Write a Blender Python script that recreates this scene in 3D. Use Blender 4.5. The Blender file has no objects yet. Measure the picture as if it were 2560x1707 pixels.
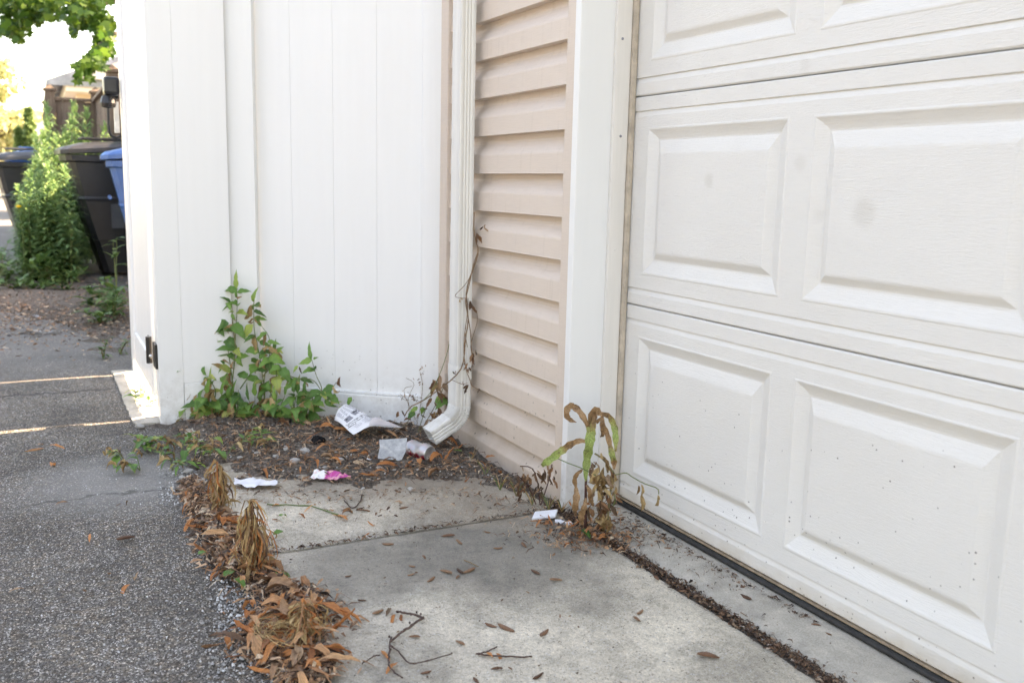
import bpy, bmesh, math, random
import numpy as np
from mathutils import Vector, Matrix, Euler, noise as mnoise

R = math.radians
scene = bpy.context.scene
COL = scene.collection
random.seed(7)

# ------------------------------------------------------------------ camera, sky, sun, exposure
CAM = Vector((2.741, -1.2494, 0.8607))
YAW, PITCH, ROLL, FPX = R(152.98), R(-9.522), R(1.3154), 2330.7
PW, PH = 2560.0, 1707.0
_f = Vector((math.cos(PITCH) * math.cos(YAW), math.cos(PITCH) * math.sin(YAW), math.sin(PITCH)))
_r0 = _f.cross(Vector((0, 0, 1))).normalized()
_u0 = _r0.cross(_f)
_r = math.cos(ROLL) * _r0 + math.sin(ROLL) * _u0
_u = -math.sin(ROLL) * _r0 + math.cos(ROLL) * _u0
cam_data = bpy.data.cameras.new("camera")
cam = bpy.data.objects.new("camera", cam_data)
COL.objects.link(cam)
cam.matrix_world = Matrix(((_r.x, _u.x, -_f.x, CAM.x), (_r.y, _u.y, -_f.y, CAM.y), (_r.z, _u.z, -_f.z, CAM.z), (0, 0, 0, 1)))
cam_data.sensor_width = 36.0
cam_data.lens = FPX * 36.0 / PW
cam_data.clip_start, cam_data.clip_end = 0.02, 600.0
cam_data.dof.use_dof = True
cam_data.dof.focus_distance = 2.4
cam_data.dof.aperture_fstop = 4.8
scene.camera = cam

SUN_EL, SUN_DX = R(42), 0.004          # the sun stands behind the garage and fence, shining towards -Y
world = bpy.data.worlds.new("World")
scene.world = world
world.use_nodes = True
wn = world.node_tree
world.cycles.sampling_method = 'MANUAL'
world.cycles.sample_map_resolution = 512
sky = wn.nodes.new("ShaderNodeTexSky")
sky.sky_type = 'NISHITA'
sky.sun_disc = False
sky.sun_elevation = SUN_EL
sky.sun_rotation = math.atan(SUN_DX)
sky.air_density, sky.dust_density, sky.ozone_density = 1.0, 1.2, 1.0
wn.nodes["Background"].inputs["Strength"].default_value = 0.13
wn.links.new(sky.outputs[0], wn.nodes["Background"].inputs["Color"])
sun_data = bpy.data.lights.new("sun", 'SUN')
sun_data.energy = 4.0
sun_data.angle = R(0.53)
sun_data.color = (1.0, 0.93, 0.84)
sun = bpy.data.objects.new("sun", sun_data)
COL.objects.link(sun)
sun.location = (0, 12, 12)
sun.rotation_euler = Vector((-SUN_DX * math.cos(SUN_EL), -math.cos(SUN_EL), -math.sin(SUN_EL))).to_track_quat('-Z', 'Y').to_euler()

scene.view_settings.view_transform = 'Standard'
scene.view_settings.look = 'None'
scene.view_settings.gamma = 1.0
scene.view_settings.exposure = 3.1
scene.view_settings.use_white_balance = True
scene.view_settings.white_balance_temperature = 9850
scene.view_settings.white_balance_tint = 17
scene.cycles.use_denoising = True
scene.cycles.max_bounces = 5
scene.cycles.diffuse_bounces = 3
scene.cycles.glossy_bounces = 2
scene.cycles.transmission_bounces = 3
scene.cycles.transparent_max_bounces = 6
scene.cycles.caustics_reflective = False
scene.cycles.caustics_refractive = False
scene.cycles.use_adaptive_sampling = True
scene.cycles.adaptive_threshold = 0.02
scene.cycles.adaptive_min_samples = 16


# ------------------------------------------------------------------ pixel -> place helpers (pixels of the 2560 x 1707 photo)
def ray(x, y):
    return _r * ((x - PW / 2) / FPX) + _u * (-(y - PH / 2) / FPX) + _f
def gz(x, y, z=0.0):
    d = ray(x, y); return CAM + d * ((z - CAM.z) / d.z)
def gy(x, y, Y):
    d = ray(x, y); return CAM + d * ((Y - CAM.y) / d.y)
def gx(x, y, X):
    d = ray(x, y); return CAM + d * ((X - CAM.x) / d.x)
def gd(x, y, D):
    return CAM + ray(x, y) * D
def depth_of(p):
    return _f.dot(Vector(p) - CAM)

# ------------------------------------------------------------------ materials
class NT:
    def __init__(s, name):
        s.m = bpy.data.materials.new(name); s.m.use_nodes = True
        s.t = s.m.node_tree; s.b = s.t.nodes["Principled BSDF"]; s.out = s.t.nodes["Material Output"]
    def n(s, ty, **kw):
        nd = s.t.nodes.new(ty)
        for k, v in kw.items():
            if k.startswith('i_'):
                nd.inputs[int(k[2:])].default_value = v
            else:
                setattr(nd, k, v)
        return nd
    def l(s, a, b):
        s.t.links.new(a, b)
    def setin(s, sock, v):
        if hasattr(v, 'is_output'):
            s.l(v, sock)
        else:
            if sock.type == 'RGBA' and not isinstance(v, (int, float)) and len(v) == 3:
                v = (*v, 1)
            sock.default_value = v
    def obj(s):
        return s.n("ShaderNodeTexCoord").outputs["Object"]
    def pos(s):
        return s.n("ShaderNodeNewGeometry").outputs["Position"]
    def rnd(s):
        return s.n("ShaderNodeObjectInfo").outputs["Random"]
    def isl(s):
        return s.n("ShaderNodeNewGeometry").outputs["Random Per Island"]
    def map(s, v, sc=(1, 1, 1), loc=(0, 0, 0)):
        m = s.n("ShaderNodeMapping"); s.l(v, m.inputs[0]); m.inputs[1].default_value = loc; m.inputs[3].default_value = sc
        return m.outputs[0]
    def noise(s, v, scale=5, detail=4, rough=.55, dist=0, col=False):
        t = s.n("ShaderNodeTexNoise"); s.l(v, t.inputs["Vector"])
        t.inputs["Scale"].default_value = scale; t.inputs["Detail"].default_value = detail
        t.inputs["Roughness"].default_value = rough; t.inputs["Distortion"].default_value = dist
        return t.outputs["Color" if col else "Fac"]
    def vor(s, v, scale=50, feature='F1', out="Distance", rand=1.0):
        t = s.n("ShaderNodeTexVoronoi", feature=feature); s.l(v, t.inputs["Vector"])
        t.inputs["Scale"].default_value = scale; t.inputs["Randomness"].default_value = rand
        return t.outputs[out]
    def ramp(s, f, stops, interp='LINEAR'):
        r = s.n("ShaderNodeValToRGB"); s.l(f, r.inputs[0]); r.color_ramp.interpolation = interp
        el = r.color_ramp.elements
        while len(el) < len(stops): el.new(0.5)
        for e, (p, c) in zip(el, stops):
            e.position = p
            e.color = (c, c, c, 1) if isinstance(c, (int, float)) else (*c, 1)
        return r.outputs[0]
    def mix(s, fac, a, b, blend='MIX'):
        m = s.n("ShaderNodeMix", data_type='RGBA', blend_type=blend)
        s.setin(m.inputs[0], fac); s.setin(m.inputs[6], a); s.setin(m.inputs[7], b)
        return m.outputs[2]
    def math(s, op, a, b=0.0, c=None, clamp=False):
        m = s.n("ShaderNodeMath", operation=op, use_clamp=clamp)
        s.setin(m.inputs[0], a); s.setin(m.inputs[1], b)
        if c is not None: s.setin(m.inputs[2], c)
        return m.outputs[0]
    def sep(s, v):
        x = s.n("ShaderNodeSeparateXYZ"); s.l(v, x.inputs[0]); return x.outputs
    def dist(s, v, p):
        d = s.n("ShaderNodeVectorMath", operation='DISTANCE'); s.l(v, d.inputs[0]); d.inputs[1].default_value = p
        return d.outputs["Value"]
    def addv(s, a, b):
        d = s.n("ShaderNodeVectorMath", operation='ADD'); s.l(a, d.inputs[0]); s.l(b, d.inputs[1]); return d.outputs[0]
    def scalev(s, a, k):
        d = s.n("ShaderNodeVectorMath", operation='SCALE'); s.l(a, d.inputs[0]); d.inputs[3].default_value = k; return d.outputs[0]
    def bump(s, h, strength=.5, distance=.01, prev=None):
        b = s.n("ShaderNodeBump"); s.l(h, b.inputs["Height"])
        b.inputs["Strength"].default_value = strength; b.inputs["Distance"].default_value = distance
        if prev is not None: s.l(prev, b.inputs["Normal"])
        return b.outputs[0]
    def fin(s, col, rough=.6, bump=None, spec=.4, metal=0, trans=0.0):
        s.setin(s.b.inputs["Base Color"], col)
        s.setin(s.b.inputs["Roughness"], rough)
        s.setin(s.b.inputs["Specular IOR Level"], spec)
        s.setin(s.b.inputs["Metallic"], metal)
        if bump is not None: s.l(bump, s.b.inputs["Normal"])
        if trans:
            t = s.n("ShaderNodeBsdfTranslucent"); s.setin(t.inputs[0], col)
            mx = s.n("ShaderNodeMixShader"); mx.inputs[0].default_value = trans
            s.l(s.b.outputs[0], mx.inputs[1]); s.l(t.outputs[0], mx.inputs[2]); s.l(mx.outputs[0], s.out.inputs[0])
        return s.m

MAT = {}
def make_materials():
    # --- asphalt: weathered, pale aggregate in dark binder
    k = NT("asphalt"); p = k.pos()
    v1 = k.vor(p, 340, out="Color"); v1d = k.vor(p, 340)
    v2 = k.vor(p, 95, out="Color")
    g = k.ramp(k.sep(v1)[0], [(0, (.036,.030,.025)), (.35, (.078,.068,.057)), (.65, (.128,.114,.098)), (.88, (.21,.19,.166)), (1, (.55,.51,.46))])
    tint = k.ramp(k.sep(v2)[1], [(0, (.93, .95, 1.0)), (.5, (1, 1, 1)), (1, (1.08, .97, .86))])
    g = k.mix(1, g, tint, 'MULTIPLY')
    big = k.noise(p, 2.2, 5, .6)
    sx = k.sep(p)
    pale = k.ramp(big, [(.35, 0), (.7, 1)])
    g = k.mix(1, g, k.ramp(big, [(.28, .66), (.72, 1.38)]), 'MULTIPLY')
    fine = k.noise(p, 420, 2, .5)
    g = k.mix(.35, g, k.ramp(fine, [(.3, .5), (.7, 1.5)]), 'MULTIPLY')
    oil = k.ramp(k.noise(p, 5.5, 5, .6), [(.52, 1.0), (.72, .55)])
    g = k.mix(.7, g, oil, 'MULTIPLY')
    # pale sandy wear towards the alley's far part and beside the bed
    wp = k.addv(p, k.scalev(k.noise(p, 9, 3, .6, col=True), .12))
    sand = k.ramp(k.dist(wp, (0.0, -1.0, 0.05)), [(.12, 1), (.36, 0)])
    g = k.mix(k.math('MULTIPLY', sand, .55), g, (.34, .325, .30))
    far = k.ramp(sx[0], [(0, 1), (1, 0)])
    mr = k.n("ShaderNodeMapRange"); k.l(sx[0], mr.inputs[0]); mr.inputs[1].default_value = -1.4; mr.inputs[2].default_value = -2.4
    g = k.mix(k.math('MULTIPLY', mr.outputs[0], .45), g, (.27, .255, .235))
    # crack line across the alley
    cr = k.math('ABSOLUTE', k.math('SUBTRACT', k.sep(wp)[0], -1.30))
    crk = k.ramp(k.math('ADD', cr, k.math('MULTIPLY', k.noise(p, 30, 4), .03)), [(.018, 1), (.034, 0)])
    g = k.mix(k.math('MULTIPLY', crk, .7), g, (.03, .025, .02))
    cr2 = k.math('ABSOLUTE', k.math('SUBTRACT', k.sep(wp)[0], .11))
    crk2 = k.ramp(k.math('ADD', cr2, k.math('MULTIPLY', k.noise(p, 22, 4), .05)), [(.026, 1), (.034, 0)])
    g = k.mix(k.math('MULTIPLY', crk2, .6), g, (.03, .027, .024))
    b = k.bump(k.math('SUBTRACT', 1, v1d), .7, .0025)
    b = k.bump(big, .3, .02, b)
    MAT['asphalt'] = k.fin(g, .85, b, .3)
    # --- concrete (apron)
    k = NT("concrete"); p = k.pos()
    a = k.noise(p, 420, 3, .65); c = k.noise(p, 130, 4, .7)
    sp = k.vor(p, 330, out="Color")
    col = k.ramp(a, [(.3, (.40, .345, .265)), (.5, (.60, .53, .425)), (.72, (.76, .68, .56))])
    col = k.mix(.6, col, k.ramp(c, [(.3, .6), (.7, 1.35)]), 'MULTIPLY')
    col = k.mix(k.ramp(k.sep(sp)[0], [(.92, 0), (.98, .6)]), col, (.16, .14, .12))
    col = k.mix(k.ramp(k.sep(sp)[1], [(.93, 0), (.98, .6)]), col, (.68, .66, .63))
    big = k.noise(p, 3.1, 6, .62)
    col = k.mix(1, col, k.ramp(big, [(.32, .62), (.60, 1.14)]), 'MULTIPLY')
    blot = k.noise(p, 13, 6, .72)
    col = k.mix(.85, col, k.ramp(blot, [(.34, .66), (.5, 1.0), (.66, 1.14)]), 'MULTIPLY')
    wp = k.addv(p, k.scalev(k.noise(p, 5, 4, .6, col=True), .35))
    for ctr, r0, r1, s in (((1.02, -.14, .17), .10, .42, .75), ((1.0, -.48, .17), .05, .32, .62), ((1.45, -.55, .17), .0, .3, .35), ((.45, -.35, .17), .0, .22, .25), ((1.3, -.02, .17), .0, .22, .3), ((.52, -.02, .17), .02, .3, .45)):
        st = k.ramp(k.dist(wp, ctr), [(r0, 1), (r1, 0)], 'EASE')
        col = k.mix(k.math('MULTIPLY', st, s), col, (.125, .115, .10))
    for ctr, r0, r1, s in (((.42, -.12, .17), .18, .52, .55), ((.22, -.52, .17), .12, .36, .5), ((.75, .02, .17), .05, .3, .5)):
        st = k.ramp(k.math('ADD', k.dist(wp, ctr), k.math('MULTIPLY', c, .12)), [(r0, 1), (r1, 0)])
        col = k.mix(k.math('MULTIPLY', st, s), col, (.24, .185, .135))
    b = k.bump(a, .5, .003); b = k.bump(c, .3, .006, b)
    MAT['concrete'] = k.fin(col, .88, b, .25)
    # --- smoother concrete (door sill)
    k = NT("sill_concrete"); p = k.pos()
    a = k.noise(p, 300, 3, .6); c = k.noise(p, 16, 5, .65)
    col = k.ramp(a, [(.3, (.37, .335, .28)), (.7, (.56, .51, .435))])
    col = k.mix(.8, col, k.ramp(c, [(.3, .62), (.7, 1.2)]), 'MULTIPLY')
    MAT['sill'] = k.fin(col, .85, k.bump(a, .25, .002), .3)
    # --- soil
    k = NT("soil"); p = k.pos()
    a = k.noise(p, 90, 6, .7); v = k.vor(p, 160, out="Color")
    col = k.ramp(a, [(.3, (.045, .036, .03)), (.5, (.145, .118, .097)), (.72, (.33, .28, .235))])
    col = k.mix(k.ramp(k.sep(v)[0], [(.93, 0), (.97, .7)]), col, (.26, .23, .20))
    MAT['soil'] = k.fin(col, .95, k.bump(a, 1, .012), .15)
    # --- ground beyond
    k = NT("earth"); p = k.pos()
    a = k.noise(p, 3, 6, .7)
    MAT['earth'] = k.fin(k.ramp(a, [(.3, (.05, .07, .025)), (.6, (.11, .12, .05)), (.8, (.2, .16, .1))]), .95, k.bump(a, .5, .05), .1)
    # --- white vinyl
    def vinyl(name, c, rough=.38, dirt=.6, var=.022):
        k = NT(name); p = k.pos(); z = k.sep(p)[2]
        st = k.noise(k.map(p, (14, 14, .8)), 3, 5, .6)
        col = k.mix(1, c, k.ramp(st, [(.25, 1 - var), (.7, 1.0)]), 'MULTIPLY')
        # splashed soil close to the ground
        mr = k.n("ShaderNodeMapRange"); k.l(z, mr.inputs[0]); mr.inputs[1].default_value = .30; mr.inputs[2].default_value = .0
        low = k.math('MULTIPLY', mr.outputs[0], mr.outputs[0])
        dn = k.ramp(k.noise(p, 26, 6, .7), [(.42, 0), (.75, 1)])
        col = k.mix(k.math('MULTIPLY', k.math('MULTIPLY', low, dn), dirt), col, (.33, .27, .2))
        v = k.vor(p, 75, out="Color"); vd = k.vor(p, 75)
        spk = k.math('MULTIPLY', k.ramp(k.sep(v)[0], [(.86, 0), (.9, 1)]), k.ramp(vd, [(.14, 1), (.26, 0)]))
        col = k.mix(k.math('MULTIPLY', k.math('MULTIPLY', spk, mr.outputs[0]), .8), col, (.09, .065, .045))
        return k.fin(col, rough, k.bump(k.noise(k.map(p, (2, 2, .6)), 3, 2), .05, .02), .45)
    MAT['vinyl'] = vinyl("white_vinyl", (.85, .85, .845))
    MAT['vinyl_post'] = vinyl("white_vinyl_post", (.84, .84, .83), dirt=.7)
    MAT['aluminium'] = vinyl("white_aluminium_casing", (.80, .80, .79), .35, .8)
    MAT['stop'] = vinyl("cream_stop", (.78, .745, .70), .5, .8, .1)
    MAT['gutter'] = vinyl("white_gutter_paint", (.80, .79, .755), .36, 1.0, .14)
    # --- siding
    k = NT("beige_siding"); p = k.pos(); sp_ = k.sep(p); z = sp_[2]
    gr = k.noise(k.map(p, (3, 3, 70)), 6, 4, .6)
    col = k.mix(1, (.70, .59, .505), k.ramp(gr, [(.3, .95), (.7, 1.03)]), 'MULTIPLY')
    mr = k.n("ShaderNodeMapRange"); k.l(z, mr.inputs[0]); mr.inputs[1].default_value = .42; mr.inputs[2].default_value = -.02
    low = k.math('POWER', mr.outputs[0], 1.6)
    dn = k.ramp(k.noise(p, 9, 6, .65), [(.3, .25), (.7, 1)])
    col = k.mix(k.math('MULTIPLY', k.math('MULTIPLY', low, dn), .62), col, (.37, .265, .18))
    v = k.vor(p, 60, out="Color"); vd = k.vor(p, 60)
    spk = k.math('MULTIPLY', k.ramp(k.sep(v)[0], [(.80, 0), (.85, 1)]), k.ramp(vd, [(.12, 1), (.28, 0)]))
    col = k.mix(k.math('MULTIPLY', k.math('MULTIPLY', spk, mr.outputs[0]), .9), col, (.09, .06, .04))
    dr = k.noise(k.map(p, (26, 26, 2.2)), 2, 4, .6)
    col = k.mix(k.ramp(dr, [(.56, 0), (.78, .28)]), col, (.47, .38, .3))
    MAT['siding'] = k.fin(col, .5, k.bump(gr, .12, .004), .35)
    # --- embossed steel door
    k = NT("white_steel_door"); p = k.pos(); xyz = k.sep(p)
    wp = k.addv(p, k.scalev(k.noise(k.map(p, (3, 3, 8)), 2, 3, .5, col=True), .02))
    gr = k.noise(k.map(wp, (16, 16, 230)), 2.2, 4, .6)
    fn = k.noise(k.map(wp, (34, 34, 420)), 2.0, 2, .5)
    col = k.mix(1, (.76, .742, .705), k.ramp(gr, [(.3, .985), (.7, 1.012)]), 'MULTIPLY')
    st = k.noise(p, 1.7, 5, .6)
    col = k.mix(k.ramp(st, [(.45, 0), (.8, .22)]), col, (.60, .55, .49))
    smp = k.addv(p, k.scalev(k.noise(p, 45, 2, .6, col=True), .012))
    for cx, cz, r, s in ((.997, .88, .020, .20), (1.461, .824, .036, .20), (1.285, .918, .022, .13), (1.34, .813, .02, .12), (1.279, 1.109, .02, .12)):
        sm = k.ramp(k.dist(smp, (cx + .006, .146, cz + .006)), [(r * .35, 1), (r * 1.1, 0)], 'EASE')
        col = k.mix(k.math('MULTIPLY', sm, s), col, (.40, .36, .29))
    mr = k.n("ShaderNodeMapRange"); k.l(xyz[2], mr.inputs[0]); mr.inputs[1].default_value = .46; mr.inputs[2].default_value = .03
    v = k.vor(p, 85, out="Color"); vd = k.vor(p, 85)
    spk = k.math('MULTIPLY', k.ramp(k.sep(v)[0], [(.66, 0), (.70, 1)]), k.ramp(vd, [(.08, 1), (.22, 0)]))
    dens = k.math('LESS_THAN', k.sep(v)[1], k.math('POWER', mr.outputs[0], 1.5))
    col = k.mix(k.math('MULTIPLY', k.math('MULTIPLY', spk, dens), .88), col, (.075, .055, .045))
    mr2 = k.n("ShaderNodeMapRange"); k.l(xyz[2], mr2.inputs[0]); mr2.inputs[1].default_value = .075; mr2.inputs[2].default_value = .02
    col = k.mix(k.math('MULTIPLY', mr2.outputs[0], k.ramp(k.noise(p, 14, 5), [(.3, .15), (.7, .75)])), col, (.52, .43, .31))
    b = k.bump(gr, .42, .0020); b = k.bump(fn, .75, .0011, b)
    MAT['door'] = k.fin(col, .48, b, .4)
    # --- misc
    def plain(key, name, c, rough=.6, spec=.4, metal=0, var=.2, scale=30, bumpd=0.0):
        k = NT(name); p = k.obj(); a = k.noise(p, scale, 4, .6)
        col = k.mix(1, c, k.ramp(a, [(.3, 1 - var), (.7, 1 + var)]), 'MULTIPLY')
        MAT[key] = k.fin(col, rough, k.bump(a, .5, bumpd) if bumpd else None, spec, metal)
    plain('rubber', 'black_rubber', (.022, .021, .02), .6, .4, var=.6, scale=60)
    plain('retainer', 'dirty_retainer', (.30, .225, .155), .7, var=.4, scale=40)
    plain('weatherstrip', 'dirty_weatherstrip', (.50, .425, .345), .75, .2, var=.22, scale=26)
    plain('blackmetal', 'black_powder_coat', (.016, .016, .018), .35, .5, var=.2)
    plain('bolt', 'zinc_bolt', (.62, .62, .62), .3, .5, 1.0, .1)
    plain('plasticwhite', 'white_plastic', (.7, .68, .64), .4)
    plain('cartblack', 'black_cart_plastic', (.022, .022, .025), .42, .5, var=.25, scale=6)
    plain('cartgrey', 'grey_cart_plastic', (.085, .09, .10), .5, .4, var=.2, scale=6)
    plain('cartblue', 'blue_cart_plastic', (.03, .12, .33), .4, .5, var=.2, scale=6)
    plain('cartlabel', 'grey_cart_stamp', (.42, .42, .45), .6, var=.25, scale=40)
    plain('roof', 'grey_shingle', (.30, .32, .37), .9, var=.3, scale=4)
    plain('blocker_wall', 'blocker_grey', (.088, .108, .125), .9, var=.4, scale=12)  # wall of the added sky-blocking building, bluish to cool its bounced light
    plain('roofdark', 'dark_shingle', (.06, .06, .065), .9, var=.3, scale=6)
    plain('doorbrown', 'grey_door_paint', (.11, .13, .15), .6, var=.2, scale=5)
    plain('peach', 'peach_siding', (.78, .64, .54), .7, var=.06, scale=3)
    plain('palepink', 'pale_pink_siding', (.84, .75, .70), .7, var=.06, scale=3)
    plain('housewhite', 'white_house_paint', (.72, .70, .66), .7, var=.06, scale=2)
    plain('glass', 'window_glass', (.05, .06, .07), .1, .6)
    plain('stone', 'pale_pebble', (.46, .44, .41), .8, .3, var=.3, scale=60, bumpd=.004)
    plain('lumpblack', 'black_clod', (.008, .007, .007), .9, .2, var=.5, scale=80, bumpd=.01)
    plain('paperwhite', 'white_paper', (.80, .80, .82), .7, .2, var=.06, scale=40)
    plain('bark', 'bark', (.10, .075, .055), .9, .2, var=.4, scale=8, bumpd=.03)
    # wood fence
    k = NT("weathered_brown_boards"); p = k.pos()
    gr = k.noise(k.map(p, (18, 18, 1.1)), 3, 5, .6)
    col = k.mix(k.rnd(), (.17, .125, .10), (.27, .20, .16))
    col = k.mix(1, col, k.ramp(gr, [(.3, .65), (.7, 1.25)]), 'MULTIPLY')
    MAT['wood'] = k.fin(col, .85, k.bump(gr, .4, .006), .2)
    # leaves ------------------------------------------------------------
    def deadleaf(key, name, stops, trans=.12, isl=False):
        k = NT(name); o = k.obj(); r = k.isl() if isl else k.rnd()
        base = k.ramp(r, stops)
        vein = k.noise(k.map(o, (9, 1.4, 9)) if not isl else k.map(k.pos(), (60, 60, 60)), 3, 5, .65)
        col = k.mix(1, base, k.ramp(vein, [(.28, .6), (.72, 1.35)]), 'MULTIPLY')
        MAT[key] = k.fin(col, .68, k.bump(vein, .4, .02 if not isl else .001), .3, trans=trans)
    deadleaf('leaf_dead', 'dry_orange_leaf', [(0, (.30, .115, .05)), (.2, (.52, .19, .065)), (.42, (.68, .29, .115)), (.6, (.58, .215, .075)), (.8, (.74, .43, .23)), (1, (.40, .17, .08))], .3)
    deadleaf('leaf_dead_dull', 'dull_brown_leaf', [(0, (.08, .05, .032)), (.3, (.20, .105, .06)), (.55, (.34, .17, .085)), (.8, (.44, .29, .18)), (1, (.12, .075, .05))])
    deadleaf('shred', 'mulch_shred', [(0, (.06, .042, .033)), (.3, (.16, .095, .062)), (.55, (.31, .16, .085)), (.78, (.45, .27, .16)), (.93, (.58, .45, .32)), (1, (.15, .11, .09))], 0, True)
    deadleaf('joint_shred', 'joint_debris_shred', [(0, (.025, .017, .013)), (.4, (.08, .045, .03)), (.7, (.16, .085, .05)), (.93, (.28, .18, .11)), (1, (.5, .46, .42))], 0, True)
    deadleaf('straw', 'straw_weed', [(0, (.22, .13, .06)), (.35, (.42, .27, .125)), (.7, (.60, .43, .22)), (1, (.32, .185, .085))], .15)
    deadleaf('husk', 'brown_husk', [(0, (.09, .045, .028)), (.5, (.20, .10, .06)), (1, (.30, .17, .10))], 0)
    k = NT("gravel_chip"); r = k.isl()
    MAT['gravel'] = k.fin(k.ramp(r, [(0, (.12, .115, .11)), (.4, (.30, .295, .28)), (.75, (.46, .46, .45)), (1, (.66, .66, .65))]), .8, k.bump(k.noise(k.pos(), 300, 3), .4, .001), .3)
    def greenleaf(key, name, stops, brown=.5, trans=.3):
        k = NT(name); o = k.obj(); r = k.rnd()
        base = k.ramp(r, stops)
        n1 = k.noise(k.addv(o, k.scalev(k.n("ShaderNodeObjectInfo").outputs["Location"], 37)), 3.2, 4, .6)
        y = k.sep(o)[1]
        edge = k.math('ADD', k.math('MULTIPLY', y, .55), k.math('ADD', n1, k.math('MULTIPLY', k.math('FRACT', k.math('MULTIPLY', r, 7.31)), .5)))
        bmask = k.ramp(k.math('MULTIPLY', edge, .6), [(.76, 0), (.86, brown)])
        col = k.mix(bmask, base, (.36, .22, .09))
        vein = k.math('ABSOLUTE', k.sep(o)[0])
        mid = k.ramp(vein, [(.006, 1), (.02, 0)])
        col = k.mix(k.math('MULTIPLY', mid, .5), col, (.22, .30, .12))
        MAT[key] = k.fin(col, .46, k.bump(n1, .3, .05), .4, trans=trans)
    greenleaf('leaf_green', 'weed_leaf_green', [(0, (.06, .155, .035)), (.4, (.115, .255, .055)), (.8, (.20, .37, .08)), (.94, (.38, .46, .11)), (1, (.54, .52, .17))], 1.0)
    greenleaf('leaf_back', 'tall_weed_green', [(0, (.05, .115, .03)), (.5, (.085, .175, .045)), (1, (.15, .25, .06))], .2)
    k = NT("goldenrod_foliage"); r = k.isl(); o = k.obj()
    zz = k.sep(o)[2]
    col = k.ramp(r, [(0, (.11, .21, .09)), (.5, (.19, .33, .135)), (.85, (.28, .42, .16)), (1, (.40, .48, .20))])
    MAT['goldenrod'] = k.fin(col, .5, None, .35, trans=.35)
    k = NT("maple_foliage"); r = k.isl()
    MAT['maple'] = k.fin(k.ramp(r, [(0, (.025, .07, .012)), (.5, (.05, .12, .018)), (1, (.12, .20, .03))]), .5, None, .35, trans=.45)
    k = NT("far_foliage"); r = k.isl()
    MAT['fartree'] = k.fin(k.ramp(r, [(0, (.30, .33, .16)), (.5, (.44, .44, .22)), (1, (.58, .52, .28))]), .6, None, .2, trans=.4)  # leaf colours raised to stand in for sunlit haze and glare
    k = NT("conifer_foliage"); r = k.isl()
    MAT['conifer'] = k.fin(k.ramp(r, [(0, (.10, .18, .06)), (1, (.24, .34, .12))]), .6, None, .2, trans=.3)
    k = NT("weed_stem"); r = k.rnd()
    MAT['stem'] = k.fin(k.ramp(r, [(0, (.10, .16, .05)), (.6, (.16, .20, .08)), (1, (.22, .16, .09))]), .6, None, .3)
    plain('twig', 'dark_twig', (.10, .066, .055), .85, .2, var=.5, scale=120)
    plain('vine', 'dead_vine', (.24, .155, .095), .8, .2, var=.45, scale=70)
    plain('stem_brown', 'purple_brown_stem', (.10, .045, .035), .7, .3, var=.3)
    plain('flower', 'yellow_flower', (.75, .45, .02), .6)
    # wilted long leaf: green middle, browned ends (colour along the leaf in its own attribute)
    k = NT("wilted_leaf"); at = k.n("ShaderNodeAttribute", attribute_name="along"); a = at.outputs["Fac"]
    nn = k.noise(k.pos(), 110, 4, .65)
    a2 = k.math('ADD', a, k.math('MULTIPLY', k.math('SUBTRACT', nn, .5), .35))
    col = k.ramp(a2, [(.0, (.22, .12, .06)), (.15, (.46, .28, .15)), (.30, (.40, .23, .115)), (.42, (.34, .22, .10)), (.56, (.44, .42, .15)), (.75, (.33, .43, .13)), (1, (.40, .48, .17))])
    n2 = k.noise(k.pos(), 260, 4, .7)
    col = k.mix(1, col, k.ramp(n2, [(.3, .5), (.7, 1.25)]), 'MULTIPLY')
    bl = k.ramp(k.noise(k.pos(), 42, 4, .7), [(.54, 0), (.66, .75)])
    col = k.mix(bl, col, (.12, .07, .045))
    sp = k.ramp(k.vor(k.pos(), 70), [(.10, 1), (.2, 0)])
    col = k.mix(k.math('MULTIPLY', sp, .35), col, (.13, .08, .05))
    MAT['wilt'] = k.fin(col, .6, k.bump(nn, .5, .003), .3, trans=.2)
    # can
    k = NT("dented_can"); o = k.obj(); z = k.sep(o)
    n1 = k.noise(o, 45, 4, .6)
    msk = k.ramp(k.math('ADD', z[2], k.math('MULTIPLY', n1, .03)), [(.042, 1), (.047, 0)])
    col = k.mix(msk, (.50, .49, .50), (.42, .02, .04))
    col = k.mix(k.ramp(n1, [(.55, 0), (.62, .6)]), col, (.62, .45, .47))
    MAT['can'] = k.fin(col, .38, k.bump(n1, .3, .004), .5, .55)
    plain('canlid', 'can_lid', (.74, .74, .74), .35, .5, .8, .08)
    # dusty translucent sheet
    k = NT("frosted_sheet"); o = k.obj(); n1 = k.noise(o, 60, 5, .7)
    MAT['sheet'] = k.fin(k.ramp(n1, [(.3, (.27, .28, .29)), (.55, (.42, .43, .43)), (.75, (.60, .61, .61))]), .45, k.bump(n1, .5, .004), .4)
    # pink wrapper
    k = NT("pink_wrapper"); o = k.obj(); xyz = k.sep(o)
    n1 = k.noise(o, 50, 4, .6)
    pk = k.ramp(k.math('ADD', xyz[0], k.math('MULTIPLY', n1, .02)), [(.0, 0), (.004, 1)])
    col = k.mix(pk, (.80, .78, .80), (.56, .07, .30))
    col = k.mix(k.math('MULTIPLY', k.ramp(n1, [(.56, 0), (.6, 1)]), .7), col, (.82, .45, .42))
    MAT['wrapper'] = k.fin(col, .35, k.bump(n1, .6, .004), .5)
    MAT['ink'] = NT("printed_ink").fin((.03, .03, .035), .7)
    MAT['inkgrey'] = NT("printed_grey").fin((.27, .27, .30), .7)
    MAT['paperback'] = NT("paper_back").fin((.60, .56, .57), .75)
make_materials()

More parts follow.
